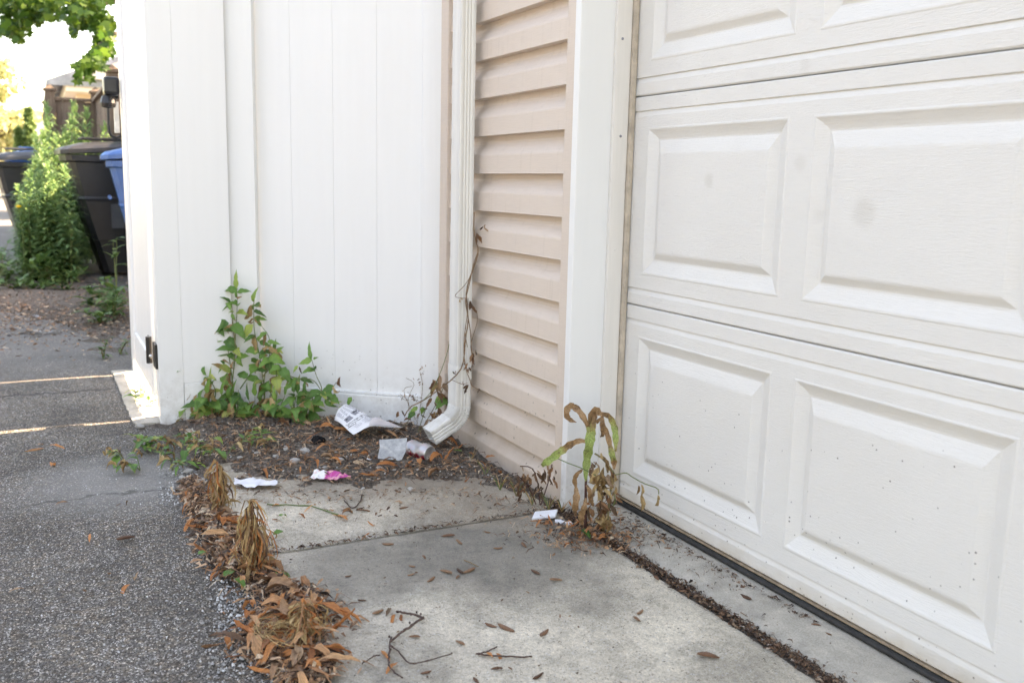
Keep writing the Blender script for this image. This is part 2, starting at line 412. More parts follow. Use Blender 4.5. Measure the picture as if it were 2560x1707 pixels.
# ------------------------------------------------------------------ mesh helpers
class MB:
    def __init__(s):
        s.v, s.f, s.along = [], [], None
    def add(s, V, F):
        o = len(s.v)
        s.v += [tuple(v) for v in V]
        s.f += [tuple(i + o for i in f) for f in F]
        return o
    def box(s, x0, x1, y0, y1, z0, z1):
        V = [(x, y, z) for x in (x0, x1) for y in (y0, y1) for z in (z0, z1)]
        s.add(V, [(0, 1, 3, 2), (4, 6, 7, 5), (0, 4, 5, 1), (2, 3, 7, 6), (0, 2, 6, 4), (1, 5, 7, 3)])
        return s
    def cbox(s, x0, x1, y0, y1, z0, z1, c=.003):
        # box with chamfered vertical and horizontal edges
        bm = bmesh.new()
        bmesh.ops.create_cube(bm, size=1)
        for v in bm.verts:
            v.co = Vector((x0 if v.co.x < 0 else x1, y0 if v.co.y < 0 else y1, z0 if v.co.z < 0 else z1))
        bmesh.ops.bevel(bm, geom=bm.edges[:], offset=c, segments=2, affect='EDGES', profile=.6)
        bm.verts.index_update()
        s.add([v.co[:] for v in bm.verts], [[v.index for v in f.verts] for f in bm.faces])
        bm.free()
        return s
    def prism(s, prof, axis_pts):
        """sweep a closed 2-D profile [(a,b)] along frames [(origin, A, B)]"""
        n = len(prof); o = len(s.v)
        for (O, A, B) in axis_pts:
            for a, b in prof:
                s.v.append(tuple(O + A * a + B * b))
        for k in range(len(axis_pts) - 1):
            for i in range(n):
                j = (i + 1) % n
                s.f.append((o + k * n + i, o + k * n + j, o + (k + 1) * n + j, o + (k + 1) * n + i))
        return s
    def cap(s, start, n, flip=False):
        idx = list(range(start, start + n)); s.f.append(tuple(idx[::-1] if flip else idx)); return s
    def tube(s, pts, rads, seg=6, caps=True):
        pts = [Vector(p) for p in pts]
        if isinstance(rads, (int, float)): rads = [rads] * len(pts)
        o = len(s.v); prev = None
        for i, p in enumerate(pts):
            t = (pts[min(i + 1, len(pts) - 1)] - pts[max(i - 1, 0)])
            t = t.normalized() if t.length > 1e-9 else Vector((0, 0, 1))
            if prev is None:
                a = t.orthogonal().normalized()
            else:
                a = (prev - t * prev.dot(t)); a = a.normalized() if a.length > 1e-6 else t.orthogonal().normalized()
            prev = a; b = t.cross(a)
            for k in range(seg):
                an = 2 * math.pi * k / seg
                s.v.append(tuple(p + (a * math.cos(an) + b * math.sin(an)) * rads[i]))
        for i in range(len(pts) - 1):
            for k in range(seg):
                k2 = (k + 1) % seg
                s.f.append((o + i * seg + k, o + i * seg + k2, o + (i + 1) * seg + k2, o + (i + 1) * seg + k))
        if caps:
            s.f.append(tuple(range(o + seg - 1, o - 1, -1)))
            e = o + (len(pts) - 1) * seg
            s.f.append(tuple(range(e, e + seg)))
        return s
    def lathe(s, prof, center, seg=24, axis=None):
        """prof = [(r, h)], around axis (default Z) from center"""
        ax = Vector(axis or (0, 0, 1)).normalized(); a = ax.orthogonal().normalized(); b = ax.cross(a); c = Vector(center); o = len(s.v)
        for r, h in prof:
            for k in range(seg):
                an = 2 * math.pi * k / seg
                s.v.append(tuple(c + ax * h + (a * math.cos(an) + b * math.sin(an)) * r))
        for i in range(len(prof) - 1):
            for k in range(seg):
                k2 = (k + 1) % seg
                s.f.append((o + i * seg + k, o + i * seg + k2, o + (i + 1) * seg + k2, o + (i + 1) * seg + k))
        s.f.append(tuple(range(o + seg - 1, o - 1, -1)))
        e = o + (len(prof) - 1) * seg; s.f.append(tuple(range(e, e + seg)))
        return s
    def build(s, name, mat, parent=None, smooth=False, off=None, auto=None):
        me = bpy.data.meshes.new(name)
        base = Vector((0, 0, 0))
        q = parent
        while q is not None:
            base += q.location; q = q.parent
        if off is not None: base = base + Vector(off)
        me.from_pydata([(x - base.x, y - base.y, z - base.z) for x, y, z in s.v], [], s.f)
        me.validate(verbose=False)
        if isinstance(mat, str): mat = MAT[mat]
        me.materials.append(mat)
        if smooth: me.polygons.foreach_set("use_smooth", [True] * len(me.polygons))
        if s.along is not None:
            at = me.attributes.new("along", 'FLOAT', 'POINT'); at.data.foreach_set("value", s.along)
        me.update()
        o = bpy.data.objects.new(name, me); COL.objects.link(o)
        o.parent = parent
        if off is not None: o.location = off
        return o

def tag(o, label=None, cat=None, group=None, kind=None):
    if label: o["label"] = label
    if cat: o["category"] = cat
    if group: o["group"] = group
    if kind: o["kind"] = kind
    return o
def thing(name, loc, label, cat, group=None):
    o = bpy.data.objects.new(name, None); COL.objects.link(o); o.location = loc; o.empty_display_size = .05
    return tag(o, label, cat, group)
def inst(me, name, loc, rot=(0, 0, 0), sc=1.0, parent=None, mat=None):
    o = bpy.data.objects.new(name, me); COL.objects.link(o)
    o.parent = parent
    o.location = Vector(loc); o.rotation_euler = rot
    o.scale = (sc, sc, sc) if isinstance(sc, (int, float)) else sc
    return o
def smooth_path(pts, n):
    """Catmull-Rom through pts, n samples"""
    P = [Vector(p) for p in pts]
    if len(P) == 2: return [P[0].lerp(P[1], i / (n - 1)) for i in range(n)]
    out = []
    m = len(P) - 1
    for i in range(n):
        u = i / (n - 1) * m; k = min(int(u), m - 1); t = u - k
        p0, p1, p2, p3 = P[max(k - 1, 0)], P[k], P[k + 1], P[min(k + 2, m)]
        out.append(.5 * ((2 * p1) + (p2 - p0) * t + (2 * p0 - 5 * p1 + 4 * p2 - p3) * t * t + (3 * p1 - p0 - 3 * p2 + p3) * t ** 3))
    return out
def fbm(x, y, z=0.0, s=1.0, o=4):
    return mnoise.fractal(Vector((x * s, y * s, z * s)), 1.0, 2.0, o)

rng = random.Random(11)
U = rng.uniform

# ------------------------------------------------------------------ the setting
def build_ground():
    m = MB(); m.add([(-300, -300, -.10), (300, -300, -.10), (300, 300, -.10), (-300, 300, -.10)], [(0, 1, 2, 3)])
    tag(m.build('ground', 'earth'), kind='structure')
    # alley asphalt: fine grid close to the camera, an uneven near edge under the litter row
    m = MB(); xs = [-60, -40, -26, -18, -13] + [-10 + .25 * i for i in range(36)] + [-1 + .04 * i for i in range(70)] + [2, 2.6, 3.4, 5, 8, 14]
    ts = [0, .02, .05, .09, .14, .2, .28, .38, .52, .7, 1]
    for x in xs:
        edge = -.845 + .012 * fbm(x, 3, 0, 9) if x > -.78 else (-.40 if x > -1.9 else .3)
        if x <= -.78: edge = -.05 if x > -2.6 else .4
        for t in ts:
            y = edge + (-6.2 - edge) * t
            z = -.006 + .006 * fbm(x, y, 0, 2.2) - (.004 if t == 0 else 0)
            m.v.append((x, y, z))
    n = len(ts)
    for i in range(len(xs) - 1):
        for j in range(n - 1):
            a = i * n + j; m.f.append((a, a + 1, a + n + 1, a + n))
    tag(m.build('alley_asphalt', 'asphalt', smooth=True), kind='structure')
    # concrete apron: two slabs with worn edges, joint between them
    def slab(name, x0, x1, y0, y1, zt, mat, seed, thick=.09, cell=.05, wear=.006):
        m = MB(); nx = max(2, int((x1 - x0) / cell)); ny = max(2, int((y1 - y0) / cell))
        def pt(i, j, lower):
            x = x0 + (x1 - x0) * i / nx; y = y0 + (y1 - y0) * j / ny
            e = min(i, nx - i, j, ny - j)
            if e == 0:
                x += 1.0 * wear * fbm(.65, y, 0, 14) + .35 * wear * fbm(x + seed, y, 0, 40); y += wear * fbm(x, y + seed, 1, 25)
            z = zt + .0012 * fbm(x, y, seed, 6)
            if lower: z = zt - thick
            return (x, y, z)
        for i in range(nx + 1):
            for j in range(ny + 1):
                p = pt(i, j, False)
                if min(i, nx - i, j, ny - j) == 0: p = (p[0], p[1], p[2] - .006)
                m.v.append(p)
        N = ny + 1
        for i in range(nx):
            for j in range(ny):
                a = i * N + j; m.f.append((a, a + N, a + N + 1, a + 1))
        loop = [(i, 0) for i in range(nx + 1)] + [(nx, j) for j in range(1, ny + 1)] + [(i, ny) for i in range(nx - 1, -1, -1)] + [(0, j) for j in range(ny - 1, 0, -1)]
        o = len(m.v)
        for i, j in loop:
            p = m.v[i * N + j]; m.v.append((p[0], p[1], zt - thick))
        L = len(loop)
        for q in range(L):
            a = loop[q]; b = loop[(q + 1) % L]
            m.f.append((a[0] * N + a[1], o + q, o + (q + 1) % L, b[0] * N + b[1]))
        return m.build(name, mat, smooth=False)
    tag(slab('apron_slab', -.62, .6475, -.835, -.045, .004, 'concrete', 3), 'pale concrete apron slab nearest the fence, half covered by soil', kind='structure')
    tag(slab('apron_slab', .6535, 3.6, -.835, -.045, .002, 'concrete', 9), 'stained concrete apron slab in front of the garage door', kind='structure')
    tag(slab('door_sill', .66, 3.4, -.014, .26, .004, 'sill', 5, wear=.002), kind='structure')
    tag(slab('gate_sill', -1.72, -.70, -.985, -.62, .006, 'sill', 21, wear=.012), kind='structure')
    # dark bed of the joint
    m = MB(); m.box(.5, 3.6, -.052, -.008, -.06, -.006)
    tag(m.build('joint_fill', 'soil'), kind='structure')
build_ground()

BED = [(-.72, -.93), (-.30, -.92), (-.05, -.88), (.10, -.86), (.20, -.70), (.30, -.57), (.36, -.40), (.40, -.22), (.58, -.10), (.66, .02), (.0, .04), (-.30, .06), (-.78, -.50), (-.78, -.93)]
def poly_sd(x, y, P):
    """signed distance, positive inside"""
    d = 1e9; ins = False
    n = len(P)
    for i in range(n):
        x1, y1 = P[i]; x2, y2 = P[(i + 1) % n]
        dx, dy = x2 - x1, y2 - y1
        t = max(0, min(1, ((x - x1) * dx + (y - y1) * dy) / (dx * dx + dy * dy)))
        d = min(d, math.hypot(x - x1 - t * dx, y - y1 - t * dy))
        if (y1 > y) != (y2 > y) and x < (x2 - x1) * (y - y1) / (y2 - y1) + x1: ins = not ins
    return d if ins else -d
def bed_h(x, y):
    s = poly_sd(x, y, BED) + .075 * fbm(x, y, 0, 9) + .05 * fbm(x, y, 5, 26)
    k = max(0.0, min(1.0, (s + .01) / .20))
    k = k * k * (3 - 2 * k)
    return -.012 + k * (.030 + .010 * fbm(x, y, 4, 12) + .006 * fbm(x, y, 7, 40))
def build_bed():
    m = MB(); st = .011
    nx = int(1.55 / st); ny = int(1.06 / st)
    for i in range(nx + 1):
        for j in range(ny + 1):
            x = -.80 + i * st; y = -.99 + j * st
            m.v.append((x, y, bed_h(x, y)))
    N = ny + 1
    for i in range(nx):
        for j in range(ny):
            a = i * N + j
            if max(m.v[a][2], m.v[a + 1][2], m.v[a + N][2], m.v[a + N + 1][2]) > -.009:
                m.f.append((a, a + N, a + N + 1, a + 1))
    tag(m.build('soil_bed', 'soil', smooth=True), kind='structure')
build_bed()
def ground_h(x, y):
    b = bed_h(x, y)
    if y > -.84 and x > -.62: return max(.004, b)
    return max(-.003, b)

# ------------------------------------------------------------------ garage
def build_garage():
    g = thing('garage', (-.2, 0, 0), 'garage with beige clapboard siding and white trim beside the white fence', 'garage')
    C0, Z0 = .1143, .0924 - .1143 * 2
    x0, x1 = -.205, .573
    prof = [(.030, .001), (.0015, 0.0), (0, .0015), (.0006, .004), (.0022, .054), (.0034, .0585), (.0075, .0645), (.0145, .0735), (.0215, .082), (.0268, .0905), (.0290, .098), (.0292, .132)]
    def course(z, xa, xb):
        m = MB()
        for x in (xa, xb):
            for y, dz in prof: m.v.append((x, y, z + dz))
        n = len(prof)
        for i in range(n - 1): m.f.append((i, n + i, n + i + 1, i + 1))
        return m
    for i in range(25):
        z = Z0 + C0 * i
        o = course(z, x0, x1).build('siding_course', 'siding', g)
    # sheathing, corner post, J-channel
    MB().box(-.195, .66, .0315, .09, -.08, 2.72).build('wall', 'siding', g)
    m = MB(); m.cbox(-.262, -.200, -.010, .05, -.08, 2.72, .004); m.build('corner_post', 'siding', g)
    m = MB(); m.cbox(.5735, .6415, -.0045, .038, -.05, 2.35, .0025); m.cbox(.596, .6412, -.0095, -.005, -.05, 2.35, .0015); m.build('siding_channel', 'siding', g)
    # casing (wrapped in white aluminium), cream stop with nails, weatherstrip
    for side, xa in ((1, .642), (-1, 3.084)):
        c = MB().cbox(min(xa, xa + .027), max(xa, xa + .027), -.022, .165, -.01, 2.36, .003).build('door_casing', 'aluminium', g)
        xs = xa + .027 if side > 0 else xa
        a, b = (xs - .001, xs + .011) if side > 0 else (xs - .011, xs + .001)
        st = MB().cbox(a, b, .077, .123, -.005, 2.16, .003).build('door_stop', 'stop', g)
        if side > 0:
            for z in (.36, .70, .99, 1.23, 1.48, 1.75, 2.0):
                MB().lathe([(.0036, 0), (.0034, .0012), (.001, .0022)], (b - .0002, .099 + .004 * math.sin(z * 9), z), 10, (1, 0, 0)).build('nail_head', 'inkgrey' if int(z * 100) % 2 else 'stop', st)
        MB().cbox(a, b + (.008 if side > 0 else 0), .1235, .1385, 0, 2.16, .004).build('weatherstrip', 'weatherstrip', g)
    MB().box(.6695, 3.083, -.022, .165, 2.165, 2.36).build('door_header', 'aluminium', g)
    # the rest of the building
    MB().box(.60, 3.2, .018, .12, 2.365, 2.72).build('wall', 'siding', g)
    MB().box(3.12, 3.75, .0, .12, -.05, 2.72).build('wall', 'siding', g)
    MB().box(-.205, -.085, .0905, 6.2, -.05, 2.72).build('wall', 'siding', g)
    MB().box(3.63, 3.75, .121, 6.2, -.05, 2.72).build('wall', 'siding', g)
    MB().box(-.084, 3.629, 6.08, 6.2, -.05, 2.72).build('wall', 'siding', g)
    m = MB()
    X0, X1 = -.5, 4.05
    for z_off in (0, .1):
        for x in (X0, X1):
            m.v += [(x, -.28, 2.66 + z_off), (x, 3.1, 3.95 + z_off), (x, 6.5, 2.66 + z_off)]
    m.f = [(0, 3, 4, 1), (1, 4, 5, 2), (6, 7, 10, 9), (7, 8, 11, 10), (0, 1, 7, 6), (1, 2, 8, 7), (3, 9, 10, 4), (4, 10, 11, 5), (0, 6, 9, 3), (2, 5, 11, 8)]
    m.build('roof', 'roof', g)
    for x in (-.15, 3.69):
        m = MB(); m.v = [(x - .05, .05, 2.72), (x - .05, 6.15, 2.72), (x - .05, 3.1, 3.86), (x + .05, .05, 2.72), (x + .05, 6.15, 2.72), (x + .05, 3.1, 3.86)]
        m.f = [(0, 1, 2), (3, 5, 4), (0, 3, 4, 1), (1, 4, 5, 2), (2, 5, 3, 0)]; m.build('gable', 'siding', g)
    MB().cbox(-.45, 4.0, -.41, -.29, 2.62, 2.73, .01).build('gutter', 'gutter', g)
    # ---- downspout: fluted sheet-metal tube, crimped collar, corrugated elbow
    def flute(w, d, k=1.0):
        P = []
        nf = 26
        for (ax, ay, bx, by) in ((-w, -d, w, -d), (w, -d, w, d), (w, d, -w, d), (-w, d, -w, -d)):
            L = math.hypot(bx - ax, by - ay); nx_, ny_ = (by - ay) / L, -(bx - ax) / L
            for i in range(nf):
                t = i / nf
                q = (1 - abs(2 * t - 1) ** 14)
                dep = 0
                for c0, w0, d0 in ((.30, .045, .0026), (.50, .05, .0026), (.70, .045, .0026)):
                    dep += d0 * math.exp(-((t - c0) / w0) ** 2)
                r = -dep * k - .0025 * (1 - q)
                P.append((ax + (bx - ax) * t + nx_ * r, ay + (by - ay) * t + ny_ * r))
        return P
    cx, cy = .0135, -.047
    d = thing('downspout', (cx - g.location.x, cy, .2), None, None); d.parent = g
    for kk in ("label", "category"):
        if kk in d: del d[kk]
    A, B = Vector((1, 0, 0)), Vector((0, 1, 0))
    P = flute(.0335, .026)
    m = MB(); m.prism(P, [(Vector((cx, cy, 2.66)), A, B), (Vector((cx, cy, .255)), A, B)])
    m.build('pipe', 'gutter', d, smooth=True)
    Pc = flute(.0358, .0283, .6)
    m = MB(); m.prism(flute(.0325, .025, .6), [(Vector((cx, cy, .283)), A, B)]); o1 = len(m.v)
    fr = [(.283, .98), (.281, 1.0), (.262, 1.0), (.240, 1.0), (.237, .97)]
    m = MB(); m.prism(Pc, [(Vector((cx, cy, z)), A * s, B * s) for z, s in fr])
    m.build('collar', 'gutter', d, smooth=True)
    # elbow path in the Y-Z plane
    fr = []
    Pe = flute(.0338, .0265, .9)
    def frame(y, z, ang, s):     # ang: 0 = heading down, 90 = heading -Y
        a = R(ang); Bv = Vector((0, math.cos(a), math.sin(a)))   # thickness axis, turned with the pipe
        Bv = Vector((0, math.cos(a), -math.sin(a))) * -1
        return (Vector((cx, y, z)), A * s, Vector((0, math.cos(a), -math.sin(a))) * s)
    for z in (.245, .19, .154): fr.append(frame(cy, z, 0, 1.0))
    cyc, czc, rad = cy - .068, .150, .068
    nst = 26
    for i in range(1, nst + 1):
        ang = 61 * i / nst
        a = R(ang)
        y = cyc + rad * math.cos(a); z = czc - rad * math.sin(a)
        corr = 1.0 + .042 * math.cos(i * math.pi)
        fr.append(frame(y, z, ang, corr))
    a = R(61); dy, dz = -math.sin(a), -math.cos(a)
    for k, s in ((.006, 1.0), (.02, .985), (.055, .98), (.078, .975)):
        fr.append(frame(cyc + rad * math.cos(a) + dy * k, czc - rad * math.sin(a) + dz * k, 61, s))
    m = MB(); m.prism(Pe, fr)
    el = m.build('elbow', 'gutter', d, smooth=False)
    sm = el.modifiers.new('shell', 'SOLIDIFY'); sm.thickness = .0012; sm.offset = -1
    # strap round the pipe
    m = MB(); m.prism(flute(.0352, .0277, 0), [(Vector((cx, cy, z)), A, B) for z in (1.93, 1.97)]); m.build('strap', 'gutter', d)
    return g
garage = build_garage()
def build_opposite():
    # unseen building added behind the camera to shut out the low sky
    t = thing('sky_blocker', (1.5, -8.5, 0), 'added dark grey building behind the viewer, blocking the low sky', 'garage')
    MB().box(-5.5, 9.5, -12.0, -6.0, -.1, 2.9).build('wall', 'blocker_wall', t)
    m = MB(); m.v = [(-5.9, -5.75, 2.8), (9.9, -5.75, 2.8), (9.9, -9, 4.6), (-5.9, -9, 4.6), (9.9, -12.3, 2.8), (-5.9, -12.3, 2.8)]
    m.f = [(0, 1, 2, 3), (3, 2, 4, 5), (0, 3, 5), (1, 4, 2), (0, 5, 4, 1)]; m.build('roof', 'roofdark', t)
    for x in (-3.4, .6, 4.6): MB().cbox(x, x + 2.5, -6.0, -5.96, 0, 2.15, .01).build('door', 'doorbrown', t)
build_opposite()

def build_door():
    DX0, DX1, DY = .674, 3.10, .1403
    t = thing('garage_door', ((DX0 + DX1) / 2, DY, .0), 'white sectional garage door with embossed raised panels and black bottom seal', 'garage door')
    PX0, PWd, PIT, NP, SH = .743, .505, .571, 4, .533
    for sct in range(4):
        z0 = .0245 + SH * sct
        m = MB()
        zb = [(0, .008), (.001, .003), (.004, 0.0), (.031, 0.0), (.0445, .0047), (.0455, .0002), (.082, 0.0)]
        zt = [(.454, 0.0), (.482, 0.0), (.4955, .0047), (.4965, .0002), (.528, .0), (.531, .003), (.532, .009)]
        for lst in (zb, zt):
            o = len(m.v)
            for x in (DX0, DX1):
                for dz, dy in lst: m.v.append((x, DY + dy, z0 + dz))
            n = len(lst)
            for i in range(n - 1): m.f.append((o + i, o + n + i, o + n + i + 1, o + i + 1))
        xs = [DX0]
        for p in range(NP): xs += [PX0 + PIT * p, PX0 + PIT * p + PWd]
        xs.append(DX1)
        for i in range(0, len(xs), 2):
            m.add([(xs[i], DY, z0 + .082), (xs[i + 1], DY, z0 + .082), (xs[i + 1], DY, z0 + .454), (xs[i], DY, z0 + .454)], [(0, 1, 2, 3)])
        m.box(DX0, DX1, DY + .0135, DY + .045, z0 + .002, z0 + .531)
        sec = m.build('door_section', 'door', t, off=(0, 0, z0))
        # the pressed panel: nested mitred rings (side inset, top inset, bottom inset, depth)
        rings = [(0, 0, 0, 0), (.003, .003, .003, -.0012), (.007, .006, .007, -.0008), (.012, .010, .012, .0018), (.026, .021, .028, .0078),
                 (.034, .029, .037, .0112), (.038, .033, .041, .0116), (.042, .037, .045, .0098), (.056, .060, .056, .0022), (.060, .065, .060, .0008), (.064, .069, .064, .0004)]
        pm = MB()
        for si, ti, bi, dy in rings:
            pm.v += [(si, dy, .082 + bi), (PWd - si, dy, .082 + bi), (PWd - si, dy, .454 - ti), (si, dy, .454 - ti)]
        for r in range(len(rings) - 1):
            for q in range(4):
                a = r * 4 + q; b = r * 4 + (q + 1) % 4
                pm.f.append((a, b, b + 4, a + 4))
        e = (len(rings) - 1) * 4; pm.f.append((e, e + 1, e + 2, e + 3))
        if sct == 0 or True:
            me = bpy.data.meshes.new('raised_panel'); me.from_pydata(pm.v, [], pm.f); me.materials.append(MAT['door'])
        for p in range(NP):
            base = Vector((PX0 + PIT * p, DY, z0)) - t.location - sec.location
            o = inst(me, 'raised_panel', base, parent=sec)
    m = MB(); m.cbox(DX0, DX1, DY - .003, DY + .04, .0195, .0240, .0012); m.build('seal_retainer', 'retainer', t)
    m = MB(); n = 14
    prof = []
    for i in range(n):
        a = 2 * math.pi * i / n
        prof.append((DY + .010 + .021 * math.cos(a), .0095 + .0100 * math.sin(a) * (1 if math.sin(a) > 0 else .75)))
    m.prism(prof, [(Vector((DX0, 0, 0)), Vector((0, 1, 0)), Vector((0, 0, 1))), (Vector((DX1, 0, 0)), Vector((0, 1, 0)), Vector((0, 0, 1)))])
    m.build('bottom_seal', 'rubber', t, smooth=True)
build_door()

# ------------------------------------------------------------------ white vinyl fence and gate
FA, FB = Vector((-.690, -.505, 0)), Vector((-.322, -.050, 0))
def build_fence():
    f = thing('vinyl_fence', (-.55, -.4, 0), 'white vinyl privacy fence of vertical boards between the gate and the garage', 'fence')
    H = 1.86
    d = (FB - FA).normalized(); nrm = Vector((d.y, -d.x, 0))      # towards the camera
    def obox(a, b, t0, t1, z0, z1, name, mat='vinyl', c=.003):
        """box along the slanted run: a..b along, t0..t1 towards the viewer"""
        m = MB().cbox(a, b, t0, t1, z0, z1, c)
        m.v = [tuple(FA + d * x + nrm * y + Vector((0, 0, z))) for x, y, z in m.v]
        return m.build(name, mat, f)
    L = (FB - FA).length
    # slanted run: boards of about 16 cm, tongue and groove
    marks = [-.050, .098, .257, .419, .584]
    marks = [m_ for m_ in marks]
    for a, b in zip(marks[:-1], marks[1:]):
        obox(a + .0002, b - .0002, -.022, 0, .085, H - .09, 'board', c=.0010)
    obox(-.050, .60, -.026, .016, -.04, .100, 'bottom_rail', c=.006)
    obox(-.049, .599, -.020, .0125, .1003, .1075, 'rail_lip', c=.002)
    obox(-.045, .60, -.03, .018, H - .09, H, 'top_rail', c=.006)
    # end channel beside the garage corner
    m = MB()
    pr = []
    for i in range(13):
        a = math.pi * i / 12
        pr.append((.5846 + .046 - .046 * math.cos(a), .004 + .022 * math.sin(a) ** .6))
    pr += [(.6766, -.03), (.5846, -.03)]
    m.prism(pr, [(FA + Vector((0, 0, -.03)), d, nrm), (FA + Vector((0, 0, H)), d, nrm)])
    m.build('end_channel', 'vinyl_post', f, smooth=False)
    # short straight run next to the gate (parallel to the alley's depth)
    def sbox(y0, y1, x0, x1, z0, z1, name, mat='vinyl', c=.003):
        return MB().cbox(x0, x1, y0, y1, z0, z1, c).build(name, mat, f)
    sbox(-.895, -.812, -.765, -.6835, -.05, H + .06, 'post', 'vinyl_post', .0022)
    m = MB(); m.v = [(-.78, -.91, H + .061), (-.667, -.91, H + .061), (-.667, -.797, H + .061), (-.78, -.797, H + .061), (-.7235, -.8535, H + .11)]
    m.f = [(0, 1, 4), (1, 2, 4), (2, 3, 4), (3, 0, 4), (3, 2, 1, 0)]; m.build('post_cap', 'vinyl', f)
    sbox(-.8122, -.64, -.715, -.6845, .137, H - .09, 'board', c=.0015)
    sbox(-.811, -.63, -.722, -.684, -.04, .1365, 'bottom_rail')
    sbox(-.811, -.63, -.722, -.684, H - .09, H, 'top_rail')
    # corner post between the two runs, turned halfway
    m = MB().cbox(-.014, .0285, -.036, .066, -.05, H + .06, .0015)
    ca, sa = math.cos(R(-26)), math.sin(R(-26))
    m.v = [(-.7255 + x * ca - y * sa, -.597 + x * sa + y * ca, z) for x, y, z in m.v]
    m.build('post', 'vinyl_post', f)
build_fence()

def build_gate():
    Y0, Y1, H = -.905, -.862, 1.80
    t = thing('vinyl_gate', (-1.2, Y0, 0), 'white vinyl gate leaf seen edge-on with black hinge and black latch', 'gate')
    xa, xb = -1.618, -.791
    for a, b in ((xa, xa + .10), (xb - .075, xb)):
        MB().cbox(a, b, Y0, Y1, .075, H, .005).build('stile', 'vinyl', t)
    MB().cbox(xa + .1005, xb - .0755, Y0 + .004, Y1 - .004, .075, .20, .004).build('bottom_rail', 'vinyl', t)
    MB().cbox(xa + .1005, xb - .0755, Y0 + .004, Y1 - .004, H - .12, H, .004).build('top_rail', 'vinyl', t)
    n = 5; w = (xb - .0755 - xa - .1005) / n
    for i in range(n):
        x = xa + .1005 + i * w
        MB().cbox(x + .0002, x + w - .0002, Y0 + .012, Y1 - .012, .2005, H - .1205, .002).build('board', 'vinyl', t)
    # hinges on the near side
    for z in (.205, 1.5):
        h = MB().cbox(-.862, -.797, Y0 - .006, Y0 - .0005, z, z + .085, .0015).build('hinge', 'blackmetal', t)
        MB().cbox(-.764, -.690, Y0 - .0005 + .002, Y0 + .0095, z - .012, z + .075, .001).build('hinge_plate', 'blackmetal', h)
        MB().tube([(-.777, Y0 - .010, z - .004), (-.777, Y0 - .010, z + .092)], .0105, 10).build('hinge_barrel', 'blackmetal', h)
        for dx, dz in ((-.826, .03), (-.805, .058), (-.745, .026)):
            MB().lathe([(.007, 0), (.0065, .006), (.002, .009)], (dx, Y0 - .005, z + dz), 12, (0, -1, 0)).build('bolt', 'bolt', h)
    # latch at the far end
    l = MB().cbox(-1.70, -1.61, Y0 - .064, Y0 - .001, 1.195, 1.27, .014).build('latch', 'blackmetal', t)
    MB().lathe([(.001, 0), (.03, .004), (.034, .02), (.026, .05)], (-1.66, Y0 - .045, 1.142), 14).build('latch_knob', 'blackmetal', l)
    MB().tube(smooth_path([(-1.66, Y0 - .004, 1.19), (-1.66, Y0 - .040, 1.175), (-1.66, Y0 - .048, 1.12), (-1.66, Y0 - .046, 1.04), (-1.66, Y0 - .02, 1.02), (-1.66, Y0 - .002, 1.03)], 18), .006, 8).build('pull_handle', 'blackmetal', l)
    MB().cbox(-1.67, -1.645, Y0 - .026, Y0 - .006, 1.04, 1.17, .003).build('grip', 'plasticwhite', l)
    # far gate post, then an unseen fence run added to shade the alley
    f = thing('vinyl_fence', (-1.7, -.85, 0), 'white vinyl post at the far end of the gate, with an added unseen fence run', 'fence')
    MB().cbox(-1.722, -1.642, -.900, -.818, -.05, 1.92, .006).build('post', 'vinyl_post', f)
    yb = -.66
    MB().cbox(-1.722, -1.70, -.817, yb, .03, 1.8, .003).build('board', 'vinyl', f)
    x = -1.71
    for i in range(13):
        MB().cbox(x - .155, x - .0001, yb - .011, yb + .011, .08, 1.78, .002).build('board', 'vinyl', f)
        x -= .1551
    MB().cbox(x, -1.711, yb - .018, yb + .018, -.02, .079, .004).build('bottom_rail', 'vinyl', f)
    MB().cbox(x, -1.711, yb - .018, yb + .018, 1.781, 1.86, .004).build('top_rail', 'vinyl', f)
build_gate()

# ------------------------------------------------------------------ leaf building blocks
def leaf_mesh(name, W=.3, fold=.25, droop=.3, twist=0.0, shape='lance', wave=.02, mat='leaf_green', n=8, seed=0, curl=0.0):
    r = random.Random(seed)
    m = MB(); ph = r.uniform(0, 6)
    y = z = 0.0; ang = droop * .35
    step = 1.0 / n
    for i in range(n + 1):
        t = i / n
        if shape == 'lance': w = math.sin(math.pi * min(1, t ** .85)) ** .8
        elif shape == 'ovate': w = (math.sin(math.pi * t ** .62) ** .85) * (1 - .25 * t)
        else: w = min(1, 6 * t + .15) * min(1, (1 - t) * 3.2 + .05)
        w = W * .5 * max(w, .04) * (1 + .15 * math.sin(ph + i * 2.1))
        tw = twist * t
        wav = wave * math.sin(ph + t * 9)
        f = fold * w
        cu = curl * w
        for sgn in (-1, 0, 1):
            x = sgn * w; h = abs(sgn) * (f + wave * .6 * math.sin(ph * 2 + t * 14 + sgn)) + (0 if sgn else wav * .3)
            if sgn: h += cu
            c, s_ = math.cos(tw), math.sin(tw)
            m.v.append((x * c - h * s_, y, z + x * s_ + h * c))
        y += step * math.cos(ang); z += step * math.sin(ang)
        ang -= droop * 1.6 * step * (1 + .5 * math.sin(ph + t * 5))
    for i in range(n):
        for k in range(2):
            a = i * 3 + k; m.f.append((a, a + 1, a + 4, a + 3))
    me = bpy.data.meshes.new(name); me.from_pydata(m.v, [], m.f); me.materials.append(MAT[mat])
    me.polygons.foreach_set("use_smooth", [True] * len(me.polygons)); me.update()
    return me
def frame_rot(d, nrm):
    d = Vector(d).normalized(); z = Vector(nrm); z = z - d * z.dot(d)
    if z.length < 1e-5: z = d.orthogonal()
    z.normalize(); x = d.cross(z)
    return Matrix((x, d, z)).transposed().to_euler()
